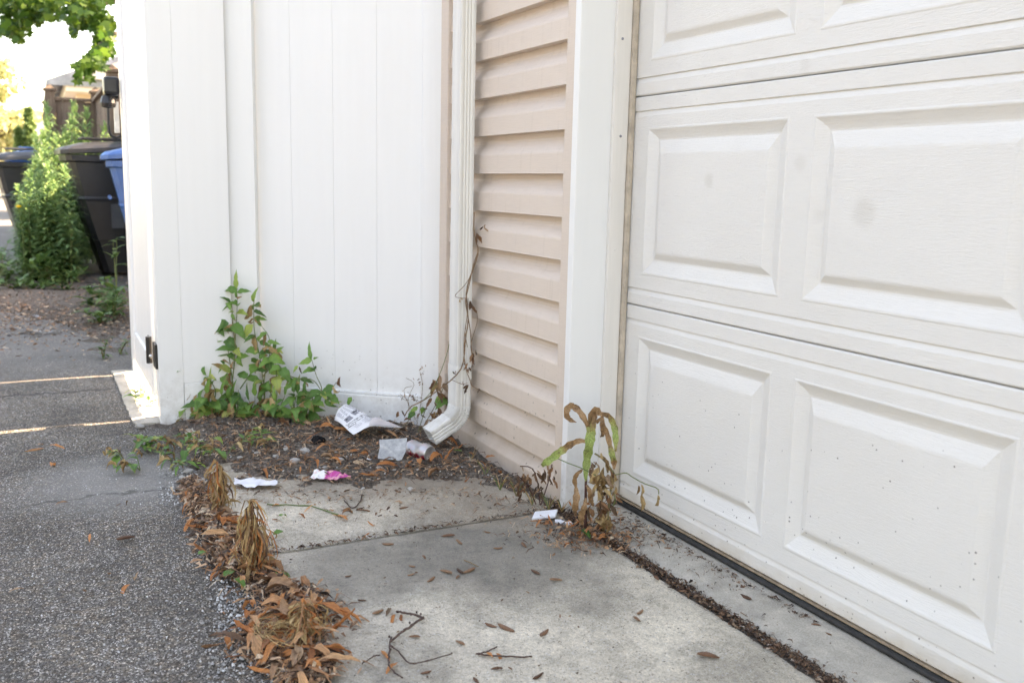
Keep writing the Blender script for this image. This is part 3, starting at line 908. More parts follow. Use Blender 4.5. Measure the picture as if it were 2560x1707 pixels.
def leaf_at(me, name, P, d, nrm, L, parent=None):
    base = Vector((0, 0, 0)); q = parent
    while q is not None: base += q.location; q = q.parent
    return inst(me, name, Vector(P) - base, frame_rot(d, nrm), L, parent)
def ribbon(m, pts, widths, hint, fold=.25, along=None, n=14, wave=0.0, seed=0):
    r = random.Random(seed); P = smooth_path(pts, n); o = len(m.v); ph = r.uniform(0, 6)
    if m.along is None and along is not None: m.along = [0.0] * len(m.v)
    for i, p in enumerate(P):
        t = i / (n - 1)
        tan = (P[min(i + 1, n - 1)] - P[max(i - 1, 0)]).normalized()
        h = Vector(hint); sd = tan.cross(h)
        sd = sd.normalized() if sd.length > 1e-4 else tan.orthogonal().normalized()
        nr = sd.cross(tan)
        w = np.interp(t, np.linspace(0, 1, len(widths)), widths) * .5 * (1 + .16 * math.sin(ph + i * 1.9))
        for sgn in (-1, 0, 1):
            m.v.append(tuple(p + sd * (sgn * w) + nr * (abs(sgn) * w * fold * (1 + .6 * math.sin(ph + i * .9)) + wave * math.sin(ph + i * 1.3 + sgn))))
            if along is not None: m.along.append(float(np.interp(t, np.linspace(0, 1, len(along)), along)))
    for i in range(n - 1):
        for k in range(2):
            a = o + i * 3 + k; m.f.append((a, a + 1, a + 4, a + 3))
    return m
VIEW = Vector((_f.x, _f.y, 0)).normalized()
RIGHT = Vector((_r0.x, _r0.y, 0)).normalized()

DEAD = [leaf_mesh('dead_leaf_shape', .15 + .045 * (i % 3), .15 + .3 * ((i * 7) % 5) / 5, [.2, .7, 1.2, -.5, .4, .9][i % 6], [0, .5, -.6, .9, -.3, .2][i % 6], 'lance', .03, 'leaf_dead', 8, i, [0, .5, 0, .9, .2, 0][i % 6]) for i in range(10)]
DULL = [leaf_mesh('dull_leaf_shape', .19 + .07 * (i % 3), .5, [.5, 1.1, -.6, .8][i % 4], [.2, -.7, .9, 0][i % 4], 'lance', .05, 'leaf_dead_dull', 7, 30 + i, [.2, .8, .4, 0][i % 4]) for i in range(8)]
GREEN = [leaf_mesh('green_leaf_shape', .42 + .05 * (i % 4), .22, [.35, .7, 1.0, .2, .55][i % 5], [0, .3, -.3, .5, -.2][i % 5], 'ovate', .015, 'leaf_green', 8, 60 + i) for i in range(8)]
GREEN_N = [leaf_mesh('narrow_leaf_shape', .20 + .03 * (i % 4), .3, [.4, .9, 1.3][i % 3], [.2, -.5, .6, 0][i % 4], 'ovate', .015, 'leaf_green', 8, 80 + i) for i in range(6)]
STRAW = [leaf_mesh('straw_leaf_shape', .22 + .05 * (i % 3), .9, [.5, 1.3, .9, 1.8][i % 4], [.9, -1.3, 1.7, -.6][i % 4], 'lance', .06, 'straw', 8, 100 + i, .6) for i in range(8)]
BACKL = [leaf_mesh('back_leaf_shape', .32 + .05 * (i % 3), .2, [.4, .8, .3][i % 3], [0, .3, -.3][i % 3], 'ovate', .01, 'leaf_back', 6, 120 + i) for i in range(6)]

# ------------------------------------------------------------------ far background
def leaf_cloud(m, pts, size, r, tri=True, lobes=False):
    for p in pts:
        s = size * r.uniform(.6, 1.25)
        d = Vector((r.gauss(0, 1), r.gauss(0, 1), r.gauss(0, .7) - .5)).normalized()
        nr = Vector((r.gauss(0, 1), r.gauss(0, 1), r.gauss(0, 1)))
        x = d.cross(nr)
        if x.length < 1e-3: continue
        x.normalize(); p = Vector(p); nn = x.cross(d)
        if lobes:
            V = [p, p + d * s * .25 + x * s * .50, p + d * s * .42 + x * s * .22, p + d * s * .75 + x * s * .42 + nn * s * .1, p + d * s * .72 + x * s * .14, p + d * s,
                 p + d * s * .72 - x * s * .14, p + d * s * .75 - x * s * .42 + nn * s * .1, p + d * s * .42 - x * s * .22, p + d * s * .25 - x * s * .50]
            m.add(V, [(0, 1, 2), (2, 3, 4), (4, 5, 6), (6, 7, 8), (8, 9, 0), (0, 2, 4, 6, 8)])
        else:
            m.add([p, p + d * s * .5 + x * s * .3, p + d * s, p + d * s * .5 - x * s * .3 + nn * s * .1], [(0, 1, 2, 3)])

def build_far():
    r = random.Random(5)
    # brown board fence on the next lot: along the alley, a return, and on again
    w = thing('board_fence', (-10.2, -.6, 0), 'tall brown wooden board fence with capped posts behind the weeds', 'fence')
    H = 1.80
    def run(a, b, h0=.04):
        a = Vector((*a, 0)); b = Vector((*b, 0)); d = (b - a); L = d.length; d.normalize(); nn = Vector((d.y, -d.x, 0))
        k = max(1, round(L / .145)); wd = L / k
        for i in range(k):
            m = MB().cbox(i * wd + .0004, (i + 1) * wd - .0004, -.011 - .004 * (i % 2), .011 - .004 * (i % 2), h0, H - .04 + r.uniform(-.008, .008), .003)
            m.v = [tuple(a + d * x + nn * y + Vector((0, 0, z))) for x, y, z in m.v]
            m.build('board', 'wood', w)
        for z0, z1, dd in ((H - .035, H, .05), (.35, .44, .03), (1.25, 1.34, .03)):
            m = MB().cbox(0, L, -dd - (.012 if dd < .05 else 0), (.05 if dd == .05 else -.012), z0, z1, .004)
            m.v = [tuple(a + d * x + nn * y + Vector((0, 0, z))) for x, y, z in m.v]
            m.build('rail', 'wood', w)
    P0, P1, P2, P3 = (-15.2, -1.02), (-10.4, -1.02), (-10.4, -.50), (-7.62, -.50)
    run(P0, P1); run(P1, P2); run(P2, P3); run(P3, (-7.62, .15)); run((-7.62, .15), (-3.55, .15))  # last two runs are out of view, added to shade the alley and carts
    for (x, y) in (P1, P2, P3, (-12.8, -1.02)):
        p = MB().cbox(x - .055, x + .055, y - .055, y + .055, -.05, H + .07, .006).build('post', 'wood', w)
        m = MB(); m.cbox(x - .075, x + .075, y - .075, y + .075, H + .07, H + .10, .004)
        o = len(m.v); m.add([(x - .06, y - .06, H + .10), (x + .06, y - .06, H + .10), (x + .06, y + .06, H + .10), (x - .06, y + .06, H + .10), (x, y, H + .155)], [(0, 1, 4), (1, 2, 4), (2, 3, 4), (3, 0, 4)])
        m.build('post_cap', 'wood', p)
    # peach garage behind the board fence, with boxed eave and grey roof
    h = thing('peach_garage', (-19.5, 1.5, 0), 'peach sided garage with wide pale eave and grey shingle roof behind the board fence', 'building')
    MB().box(-21.5, -17.9, -.42, 5.2, -.1, 2.42).build('wall', 'peach', h)
    MB().cbox(-21.8, -17.35, -.62, 5.5, 2.42, 2.66, .03).build('eave', 'palepink', h)
    m = MB(); m.v = [(-22.0, -.95, 2.60), (-17.3, -.95, 2.60), (-17.3, 2.4, 4.0), (-22.0, 2.4, 4.0), (-17.3, 5.8, 2.62), (-22.0, 5.8, 2.62), (-22.0, -.95, 2.52), (-17.3, -.95, 2.52), (-17.3, 5.8, 2.54), (-22.0, 5.8, 2.54)]
    m.f = [(0, 1, 2, 3), (3, 2, 4, 5), (6, 7, 1, 0), (5, 4, 8, 9), (6, 0, 3, 5, 9), (7, 8, 4, 2, 1)]
    m.build('roof', 'roof', h)
    m = MB(); m.v = [(-17.28, -.5, 2.665), (-17.28, 5.3, 2.665), (-17.28, 2.4, 3.9), (-17.22, -.5, 2.665), (-17.22, 5.3, 2.665), (-17.22, 2.4, 3.9)]
    m.f = [(3, 4, 5), (0, 2, 1), (0, 3, 5, 2), (1, 2, 5, 4), (0, 1, 4, 3)]; m.build('gable', 'palepink', h)
    MB().cbox(-17.9, -17.86, .25, 2.2, .0, 2.05, .01).build('door', 'palepink', h)
    # white house far down the alley
    h = thing('white_house', (-34.5, -.2, 0), 'pale white gabled house far down the alley', 'house')
    MB().box(-38, -34, -1.45, 4.5, -.1, 2.2).build('wall', 'housewhite', h)
    m = MB(); m.v = [(-33.7, -1.8, 2.15), (-33.7, 1.5, 3.9), (-33.7, 4.8, 2.15), (-38.3, -1.8, 2.15), (-38.3, 1.5, 3.9), (-38.3, 4.8, 2.15)]
    m.f = [(0, 1, 2), (3, 5, 4), (0, 3, 4, 1), (1, 4, 5, 2)]; m.build('roof', 'housewhite', h)
    for y in (-.9, .6, 2.2):
        wd = MB().cbox(-34.0, -33.95, y, y + .7, 1.0, 2.0, .01).build('window', 'housewhite', h); MB().box(-33.948, -33.94, y + .08, y + .62, 1.08, 1.92).build('pane', 'glass', wd)
    # trees far down the alley
    def tree(name, label, pos, trunk_h, rad, hgt, nleaf, size, mat, squash=1.0, group=None):
        t = thing(name, pos, label, 'tree', group); p = Vector(pos)
        m = MB(); m.tube(smooth_path([p + Vector((0, 0, -.1)), p + Vector((.05, .03, trunk_h * .6)), p + Vector((0, 0, trunk_h + hgt * .5))], 8), [rad * .09, rad * .08, rad * .07, rad * .06, rad * .05, rad * .04, rad * .03, rad * .015], 8)
        for k in range(9):
            a = r.uniform(0, 6.28); zz = trunk_h + hgt * r.uniform(.05, .5); e = p + Vector((math.cos(a) * rad * .75, math.sin(a) * rad * .75, zz + hgt * .25))
            m.tube(smooth_path([p + Vector((0, 0, zz - .2)), (p + Vector((0, 0, zz))).lerp(e, .5) + Vector((0, 0, .1)), e], 6), [rad * .03, rad * .025, rad * .02, rad * .015, rad * .01, rad * .005], 5)
        m.build('trunk', 'bark', t, smooth=True)
        clumps = []
        for k in range(46):
            while True:
                q = Vector((r.uniform(-1, 1), r.uniform(-1, 1), r.uniform(-1, 1)))
                if .35 < q.length < 1: break
            clumps.append((Vector((q.x * rad * .85, q.y * rad * .85, trunk_h + hgt * .5 + q.z * hgt * .45)), r.uniform(.16, .34) * rad))
        pts = []
        for _ in range(nleaf):
            c, cr = r.choice(clumps); v = Vector((r.gauss(0, 1), r.gauss(0, 1), r.gauss(0, 1))).normalized() * cr * r.uniform(.3, 1) ** .5
            v.z *= .75; pts.append(p + c + v)
        m = MB(); leaf_cloud(m, pts, size, r); m.build('crown', mat, t)
        return t
    tree('leafy_tree', 'hazy yellow-green leafy tree at the far left of the alley', (-40, -3.4, -.1), 1.2, 2.6, 4.6, 7000, .32, 'fartree')
    tree('leafy_tree', 'low yellow-green tree behind the white house', (-45, -1.5, -.1), 1.0, 2.2, 2.9, 5000, .32, 'fartree')
    def conifer(pos, hgt, rad, label):
        t = thing('conifer', pos, label, 'tree', 'slim conifers by the alley'); p = Vector(pos)
        MB().tube([p, p + Vector((0, 0, hgt * .95))], [rad * .14, .01], 6).build('trunk', 'bark', t)
        pts = []
        for _ in range(2600):
            z = r.random() ** .8; rr = rad * (1 - z) ** .75 * r.uniform(.55, 1.05) * min(1, z * 10 + .5); a = r.uniform(0, 6.28)
            pts.append(p + Vector((math.cos(a) * rr, math.sin(a) * rr, .15 + z * hgt)))
        m = MB(); leaf_cloud(m, pts, .11, r); m.build('crown', 'conifer', t)
    a = gz(36, 452, -.1); conifer((-22.6, -1.52, -.1), 1.85, .22, 'shorter of two slim dark conifers behind the far carts')
    conifer((-22.6, -1.28, -.1), 2.35, .30, 'taller of two slim conifers behind the far carts')
    # the big maple whose low branches hang over the alley
    pos = Vector((-11.5, 2.2, -.1))
    t = thing('maple_tree', pos, 'large green maple with low branches hanging over the alley', 'tree')
    m = MB(); m.tube(smooth_path([pos, pos + Vector((.1, .0, 1.5)), pos + Vector((.0, -.2, 3.2)), pos + Vector((.2, -.3, 5.5)), pos + Vector((.1, -.2, 7.2))], 12), [.30 - .02 * i for i in range(12)], 10)
    br = []
    targets = [gd(20, -40, 10.5), gd(110, -60, 10), gd(235, 20, 9.2), gd(40, 40, 10.2), gd(225, 130, 8.6), pos + Vector((2, 2, 5)), pos + Vector((-2.5, 1, 5)), pos + Vector((3.2, -1, 5.2)), pos + Vector((-2, -2.6, 5)), pos + Vector((1, 3, 6)), pos + Vector((4.5, .6, 4.2))]
    for e in targets:
        e = Vector(e); s0 = pos + Vector((0, -.15, r.uniform(2.6, 4.4)))
        mid = s0.lerp(e, .5) + Vector((0, 0, .5))
        pth = smooth_path([s0, mid, e], 9); br.append(pth)
        m.tube(pth, [.085 - .0085 * i for i in range(9)], 6)
    m.build('trunk', 'bark', t, smooth=True)
    pts = []
    for pth in br[5:]:
        for _ in range(1700):
            c = r.choice(pth[3:]); v = Vector((r.gauss(0, 1), r.gauss(0, 1), r.gauss(0, .75))) * .62; pts.append(c + v)
    for _ in range(9000):
        v = Vector((r.gauss(0, 1), r.gauss(0, 1), r.gauss(0, 1))).normalized() * r.uniform(.55, 1) ** .5
        q = pos + Vector((.8 + v.x * 3.9, -.2 + v.y * 3.1, 5.3 + v.z * 1.9))
        if q.z > 3.9: pts.append(q)
    # the low sprays seen against the sky
    def spray(x, y, D, n, sx, sy):
        for _ in range(n):
            c = gd(x + r.gauss(0, sx), y + r.gauss(0, sy), D + r.gauss(0, .25)); pts.append(c)
    for x, y, D, n, sx, sy in ((15, 10, 10.4, 260, 26, 16), (75, 6, 10.2, 190, 22, 13), (70, 35, 10.2, 80, 16, 12), (40, 62, 10.3, 90, 16, 9), (12, 72, 10.3, 60, 10, 10), (45, 92, 10.3, 22, 6, 6), (110, 30, 10, 70, 14, 10),
                               (135, 8, 10, 60, 14, 8), (205, 10, 9.4, 200, 18, 12), (225, 38, 9.3, 210, 20, 13), (190, 45, 9.3, 60, 8, 9), (188, 74, 9.2, 14, 4, 5), (252, 55, 9.1, 110, 9, 16), (262, 88, 8.9, 60, 6, 10),
                               (258, 118, 8.8, 70, 8, 9), (238, 140, 8.7, 50, 9, 8), (222, 158, 8.6, 46, 9, 8), (200, 176, 8.6, 20, 6, 6), (215, 178, 8.6, 16, 5, 5), (245, 160, 8.7, 18, 5, 5)):
        spray(x, y, D, n, sx, sy)
    m = MB(); leaf_cloud(m, pts, .105, r, lobes=True)
    m.build('crown', 'maple', t)
build_far()

# ------------------------------------------------------------------ rubbish carts
def build_carts():
    def cart(name, loc, rz, sc, body, lid, label, wheels=True):
        t = thing(name, loc, label, 'rubbish cart', None); t.rotation_euler = (0, 0, rz); t.scale = (sc, sc, sc)
        # local: front towards -Y, width along X, origin on the ground under the centre
        def ring(z, hx, y0, y1, c=.04):
            return [(-hx + c, y0, z), (hx - c, y0, z), (hx, y0 + c, z), (hx, y1 - c, z), (hx - c, y1, z), (-hx + c, y1, z), (-hx, y1 - c, z), (-hx, y0 + c, z)]
        rings = [ring(.03, .215, -.16, .26), (ring(.30, .235, -.235, .275)), ring(.305, .242, -.243, .282), ring(.62, .262, -.325, .295), ring(.64, .268, -.335, .30), ring(.66, .262, -.330, .297), ring(.93, .285, -.39, .31), ring(.94, .305, -.415, .325), ring(.985, .308, -.42, .328), ring(.99, .285, -.40, .31)]
        m = MB()
        for q in rings: m.v += q
        for i in range(len(rings) - 1):
            for k in range(8): a = i * 8 + k; b = i * 8 + (k + 1) % 8; m.f.append((a, b, b + 8, a + 8))
        m.f.append(tuple(range(7, -1, -1))); e = (len(rings) - 1) * 8; m.f.append(tuple(range(e, e + 8)))
        B = m.build('body', body, None); B.parent = t
        m = MB(); L = [ring(.992, .318, -.455, .345, .05), ring(1.025, .318, -.455, .345, .05), ring(1.05, .29, -.42, .33, .06), ring(1.075, .22, -.30, .28, .06)]
        L = [[(x, y, z + (.06 * (y + .455) / .8)) for x, y, z in q] for q in L]
        for q in L: m.v += q
        for i in range(3):
            for k in range(8): a = i * 8 + k; b = i * 8 + (k + 1) % 8; m.f.append((a, b, b + 8, a + 8))
        m.f.append(tuple(range(7, -1, -1))); m.f.append(tuple(range(24, 32)))
        o = m.build('lid', lid, None); o.parent = t
        for x in (-.12, 0, .12):
            o2 = MB().cbox(x - .018, x + .018, -.28, .25, 1.118, 1.135, .004).build('rib', lid, None); o2.parent = o
        m = MB(); m.tube([(-.26, .36, .98), (-.26, .40, 1.0), (.26, .40, 1.0), (.26, .36, .98)], .016, 8); o = m.build('handle', body, None); o.parent = t
        m = MB(); m.tube([(-.20, -.40, .70), (.20, -.40, .70)], .014, 8); o = m.build('lift_bar', 'bolt' if False else body, None); o.parent = t
        for x in (-.27, .235):
            m = MB(); m.lathe([(.06, 0), (.115, .004), (.125, .012), (.125, .03), (.115, .038), (.06, .042)], (x, .23, .127), 18, (1, 0, 0)); o = m.build('wheel', 'rubber', None); o.parent = t
            MB().lathe([(.05, -.002), (.05, .046)], (x, .23, .127), 12, (1, 0, 0)).build('hub', 'cartgrey', None).parent = o
        return t, B
    t, b = cart('black_cart', (-6.35, -.585, -.01), R(4), 1.05, 'cartblack', 'cartblack', 'black wheeled rubbish cart standing between the tall weeds and the blue cart')
    o = MB().cbox(.264, .2665, -.10, .14, .40, .60, .001).build('stamp', 'cartgrey', None); o.parent = b
    t, b = cart('blue_cart', (-5.45, -.315, -.01), R(-3), 1.0, 'cartblue', 'cartblue', 'blue wheeled recycling cart half hidden behind the white gate')
    o = MB().cbox(.2795, .282, -.26, -.10, .70, .84, .001).build('stamp', 'cartlabel', None); o.parent = b
    o = MB().cbox(-.16, .16, -.459, -.4555, .998, 1.022, .001).build('stamp', 'cartlabel', None); o.parent = b
    t, b = cart('black_cart', (-8.6, -1.22, -.01), R(6), 1.0, 'cartblack', 'cartgrey', 'black rubbish cart with grey lid at the left edge beyond the weeds')
    t, b = cart('blue_cart', (-9.4, -1.10, -.01), R(2), 1.03, 'cartblue', 'cartblue', 'blue cart behind the grey-lidded one, only its lid showing')
build_carts()

# ------------------------------------------------------------------ background weeds
def build_back_weeds():
    r = random.Random(21)
    protos = []
    for v in range(4):
        m = MB(); H = 1.0
        st = MB(); pth = smooth_path([(0, 0, 0), (r.uniform(-.02, .02), r.uniform(-.02, .02), .5), (r.uniform(-.05, .05), r.uniform(-.05, .05), 1.0)], 9)
        st.tube(pth, [.0055 - .0005 * i for i in range(9)], 5)
        pts = smooth_path(pth, 60)
        for k in range(230):
            t = .10 + .90 * k / 230; p = pts[min(59, int(t * 59))]
            a = k * 2.4 + r.uniform(-.3, .3); up = .35 - .9 * (1 - t) * r.random() + .5 * (t > .9)
            d = Vector((math.cos(a), math.sin(a), up)).normalized(); L = (.088 + .06 * math.sin(min(1, t * 1.2) * math.pi)) * r.uniform(.75, 1.15) * (.55 if t > .93 else 1)
            x = d.cross(Vector((0, 0, 1))).normalized(); w = L * .10
            q = p + d * L * .55 + Vector((0, 0, .012)); e = p + d * L + Vector((0, 0, -.018))
            m.add([p, p + d * L * .28 + x * w, q + x * w * .8, e, q - x * w * .8, p + d * L * .28 - x * w], [(0, 1, 2, 4, 5), (2, 3, 4)])
        fm = bpy.data.meshes.new('goldenrod_foliage'); fm.from_pydata(m.v, [], m.f); fm.materials.append(MAT['goldenrod'])
        sm = bpy.data.meshes.new('goldenrod_stem'); sm.from_pydata(st.v, [], st.f); sm.materials.append(MAT['stem'])
        protos.append((fm, sm))
    spots = []
    for k in range(70):
        x = r.uniform(-7.0, -5.4); u = r.random()
        spots.append((x, -.90 - .50 * u + .05 * (x + 6), r.uniform(.5, 1.05)))
    def pxx(x, y, z):
        d = Vector((x, y, z)) - CAM; return PW / 2 + FPX * _r.dot(d) / _f.dot(d)
    spots = [q for q in spots if pxx(q[0], q[1], .5) < 176 and pxx(q[0], q[1], .5) > 66]
    tall = [(132, 262, -7.1), (118, 300, -7.1), (152, 292, -7.1), (196, 262, -7.4), (212, 275, -7.4), (232, 310, -7.4), (180, 330, -7.3), (86, 330, -6.6), (146, 340, -6.9), (108, 380, -6.3), (165, 345, -7.2), (205, 330, -7.5), (225, 345, -7.3), (100, 340, -6.7), (70, 395, -6.3), (125, 345, -6.8)]
    for px, py, X in tall:
        p = gx(px, py, X); spots.append((p.x, p.y, p.z + .04))
    for i, (x, y, h) in enumerate(spots):
        fm, sm = protos[i % 4]
        t = thing('tall_weed', (x, y, -.03), 'tall feathery weed rising behind the black cart' if x < -7.05 else 'green feathery weed in the dense clump left of the black cart', 'weed', 'feathery weeds behind the black cart' if x < -7.05 else 'feathery weeds left of the black cart')
        t.rotation_euler = (r.uniform(-.07, .07), r.uniform(-.07, .07), r.uniform(0, 6.28)); t.scale = (1.15, 1.15, h)
        o = inst(fm, 'foliage', (0, 0, 0), parent=t); o["kind"] = "stuff"
        inst(sm, 'stem', (0, 0, 0), parent=t)
    # one flowering stem
    p = gx(47, 520, -5.6)
    t = thing('flowering_weed', (p.x, p.y, -.03), 'thin weed with one yellow flower in front of the far black cart', 'weed')
    MB().tube(smooth_path([(p.x, p.y, -.03), (p.x - .03, p.y + .02, p.z * .5), (p.x, p.y, p.z)], 8), .004, 5).build('stem', 'stem', t)
    MB().lathe([(.004, 0), (.02, .008), (.022, .016), (.008, .022)], (p.x, p.y, p.z), 10).build('flower', 'flower', t)
    for k in range(22):
        a = k * 2.4; z = p.z * (.2 + .78 * k / 22)
        leaf_at(BACKL[k % 6], 'leaf', (p.x, p.y, z), (math.cos(a), math.sin(a), .4), (0, 0, 1), .075, t)
    # low broad-leaved weeds
    def bushy(px, py, h, n, L, label, grp=None, spread=.1, cat='weed', mats=BACKL):
        b = gz(px, py, -.004)
        t = thing('broadleaf_weed', b, label, cat, grp)
        for s in range(max(2, n // 9)):
            a = r.uniform(0, 6.28); e = b + Vector((math.cos(a) * spread * r.uniform(.3, 1), math.sin(a) * spread * r.uniform(.3, 1), h * r.uniform(.5, 1)))
            pth = smooth_path([b, b.lerp(e, .5) + Vector((0, 0, h * .12)), e], 8)
            MB().tube(pth, [.004, .0036, .0033, .003, .0027, .0023, .002, .0015], 5).build('stem', 'stem', t)
            for k in range(9):
                q = pth[min(7, 1 + k * 7 // 9)]; aa = k * 2.4 + s
                d = Vector((math.cos(aa), math.sin(aa), r.uniform(-.1, .7)))
                leaf_at(mats[(k + s) % len(mats)], 'leaf', q, d, (0, 0, 1), L * r.uniform(.7, 1.2), t)
        return t
    bushy(292, 745, .44, 20, .11, 'tall upright broad-leaved weed pressed against the far end of the gate', spread=.06)
    for i, (x, y, h, n, L) in enumerate([(262, 790, .16, 36, .10), (235, 775, .15, 36, .11), (285, 800, .2, 36, .11), (250, 815, .1, 27, .10), (300, 770, .2, 30, .1)]):
        bushy(x, y, h, n, L, 'low bright green leafy weed at the foot of the gate post', 'low weeds by the gate post', .12)
    for x, y in ((258, 895), (300, 885)):
        bushy(x, y, .09, 18, .05, 'tiny green weed tuft rising from the alley near the gate', 'weed tufts near the gate', .05)
    for i in range(30):
        x = r.uniform(-15, 170); y = 705 + r.uniform(-30, 24) + .05 * x
        bushy(x, y, r.uniform(.10, .34), 27, .11, 'low dark leafy weed below the tall feathery weeds', 'low weeds at the alley edge', .16)
    # brown earth drifted over the asphalt in front of the weeds
    pol = [gz(x, y, 0) for x, y in ((-60, 688), (60, 684), (180, 700), (300, 715), (330, 790), (300, 880), (240, 868), (190, 815), (100, 792), (40, 778), (-60, 772))]
    pol = [(p.x, p.y) for p in pol]; m = MB(); x0, x1, y0, y1 = -8.5, -2.2, -1.9, -.55; nx, ny = 130, 44
    for i in range(nx + 1):
        for j in range(ny + 1):
            x = x0 + (x1 - x0) * i / nx; y = y0 + (y1 - y0) * j / ny
            sd = poly_sd(x, y, pol) * 1.0 + .10 * fbm(x, y, 2, 5); m.v.append((x, y, -.006 + max(-.01, min(.03, sd * .14))))
    for i in range(nx):
        for j in range(ny):
            a = i * (ny + 1) + j; m.f.append((a, a + ny + 1, a + ny + 2, a + 1))
    tag(m.build('drifted_earth', 'soil', smooth=True), kind='structure')
    # leaf litter and mulch drifted against the weeds
    m = MB()
    for _ in range(2600):
        px, py = r.uniform(-20, 330), 770 + r.gauss(0, 46)
        if py < 690: continue
        p = gz(px, py, .022); s = r.uniform(.006, .03)
        a = r.uniform(0, 6.28); d = Vector((math.cos(a), math.sin(a), r.uniform(-.1, .35))); x = d.cross(Vector((0, 0, 1))).normalized() * s * r.uniform(.15, .5)
        m.add([p + x, p + d * s * .6 + x + Vector((0, 0, .004)), p + d * s, p - x], [(0, 1, 2, 3)])
    tag(m.build('mulch', 'shred'), 'brown leaf mulch drifted at the alley edge under the weeds', kind='stuff')
    # pale crumpled leaf and scraps on the alley
    for px, py, s, mt in ((105, 830, .15, 'paperwhite'), (150, 828, .10, 'paperwhite'), (80, 790, .08, 'paperwhite')):
        p = gz(px, py, .004)
        me = GREEN[0].copy(); me.materials.clear(); me.materials.append(MAT['sheet'])
        o = inst(me, 'pale_leaf', p, (0, .1, U(0, 6)), s)
        tag(o, 'pale bleached leaf lying on the alley before the mulch', 'leaf', 'bleached leaves on the alley')
build_back_weeds()

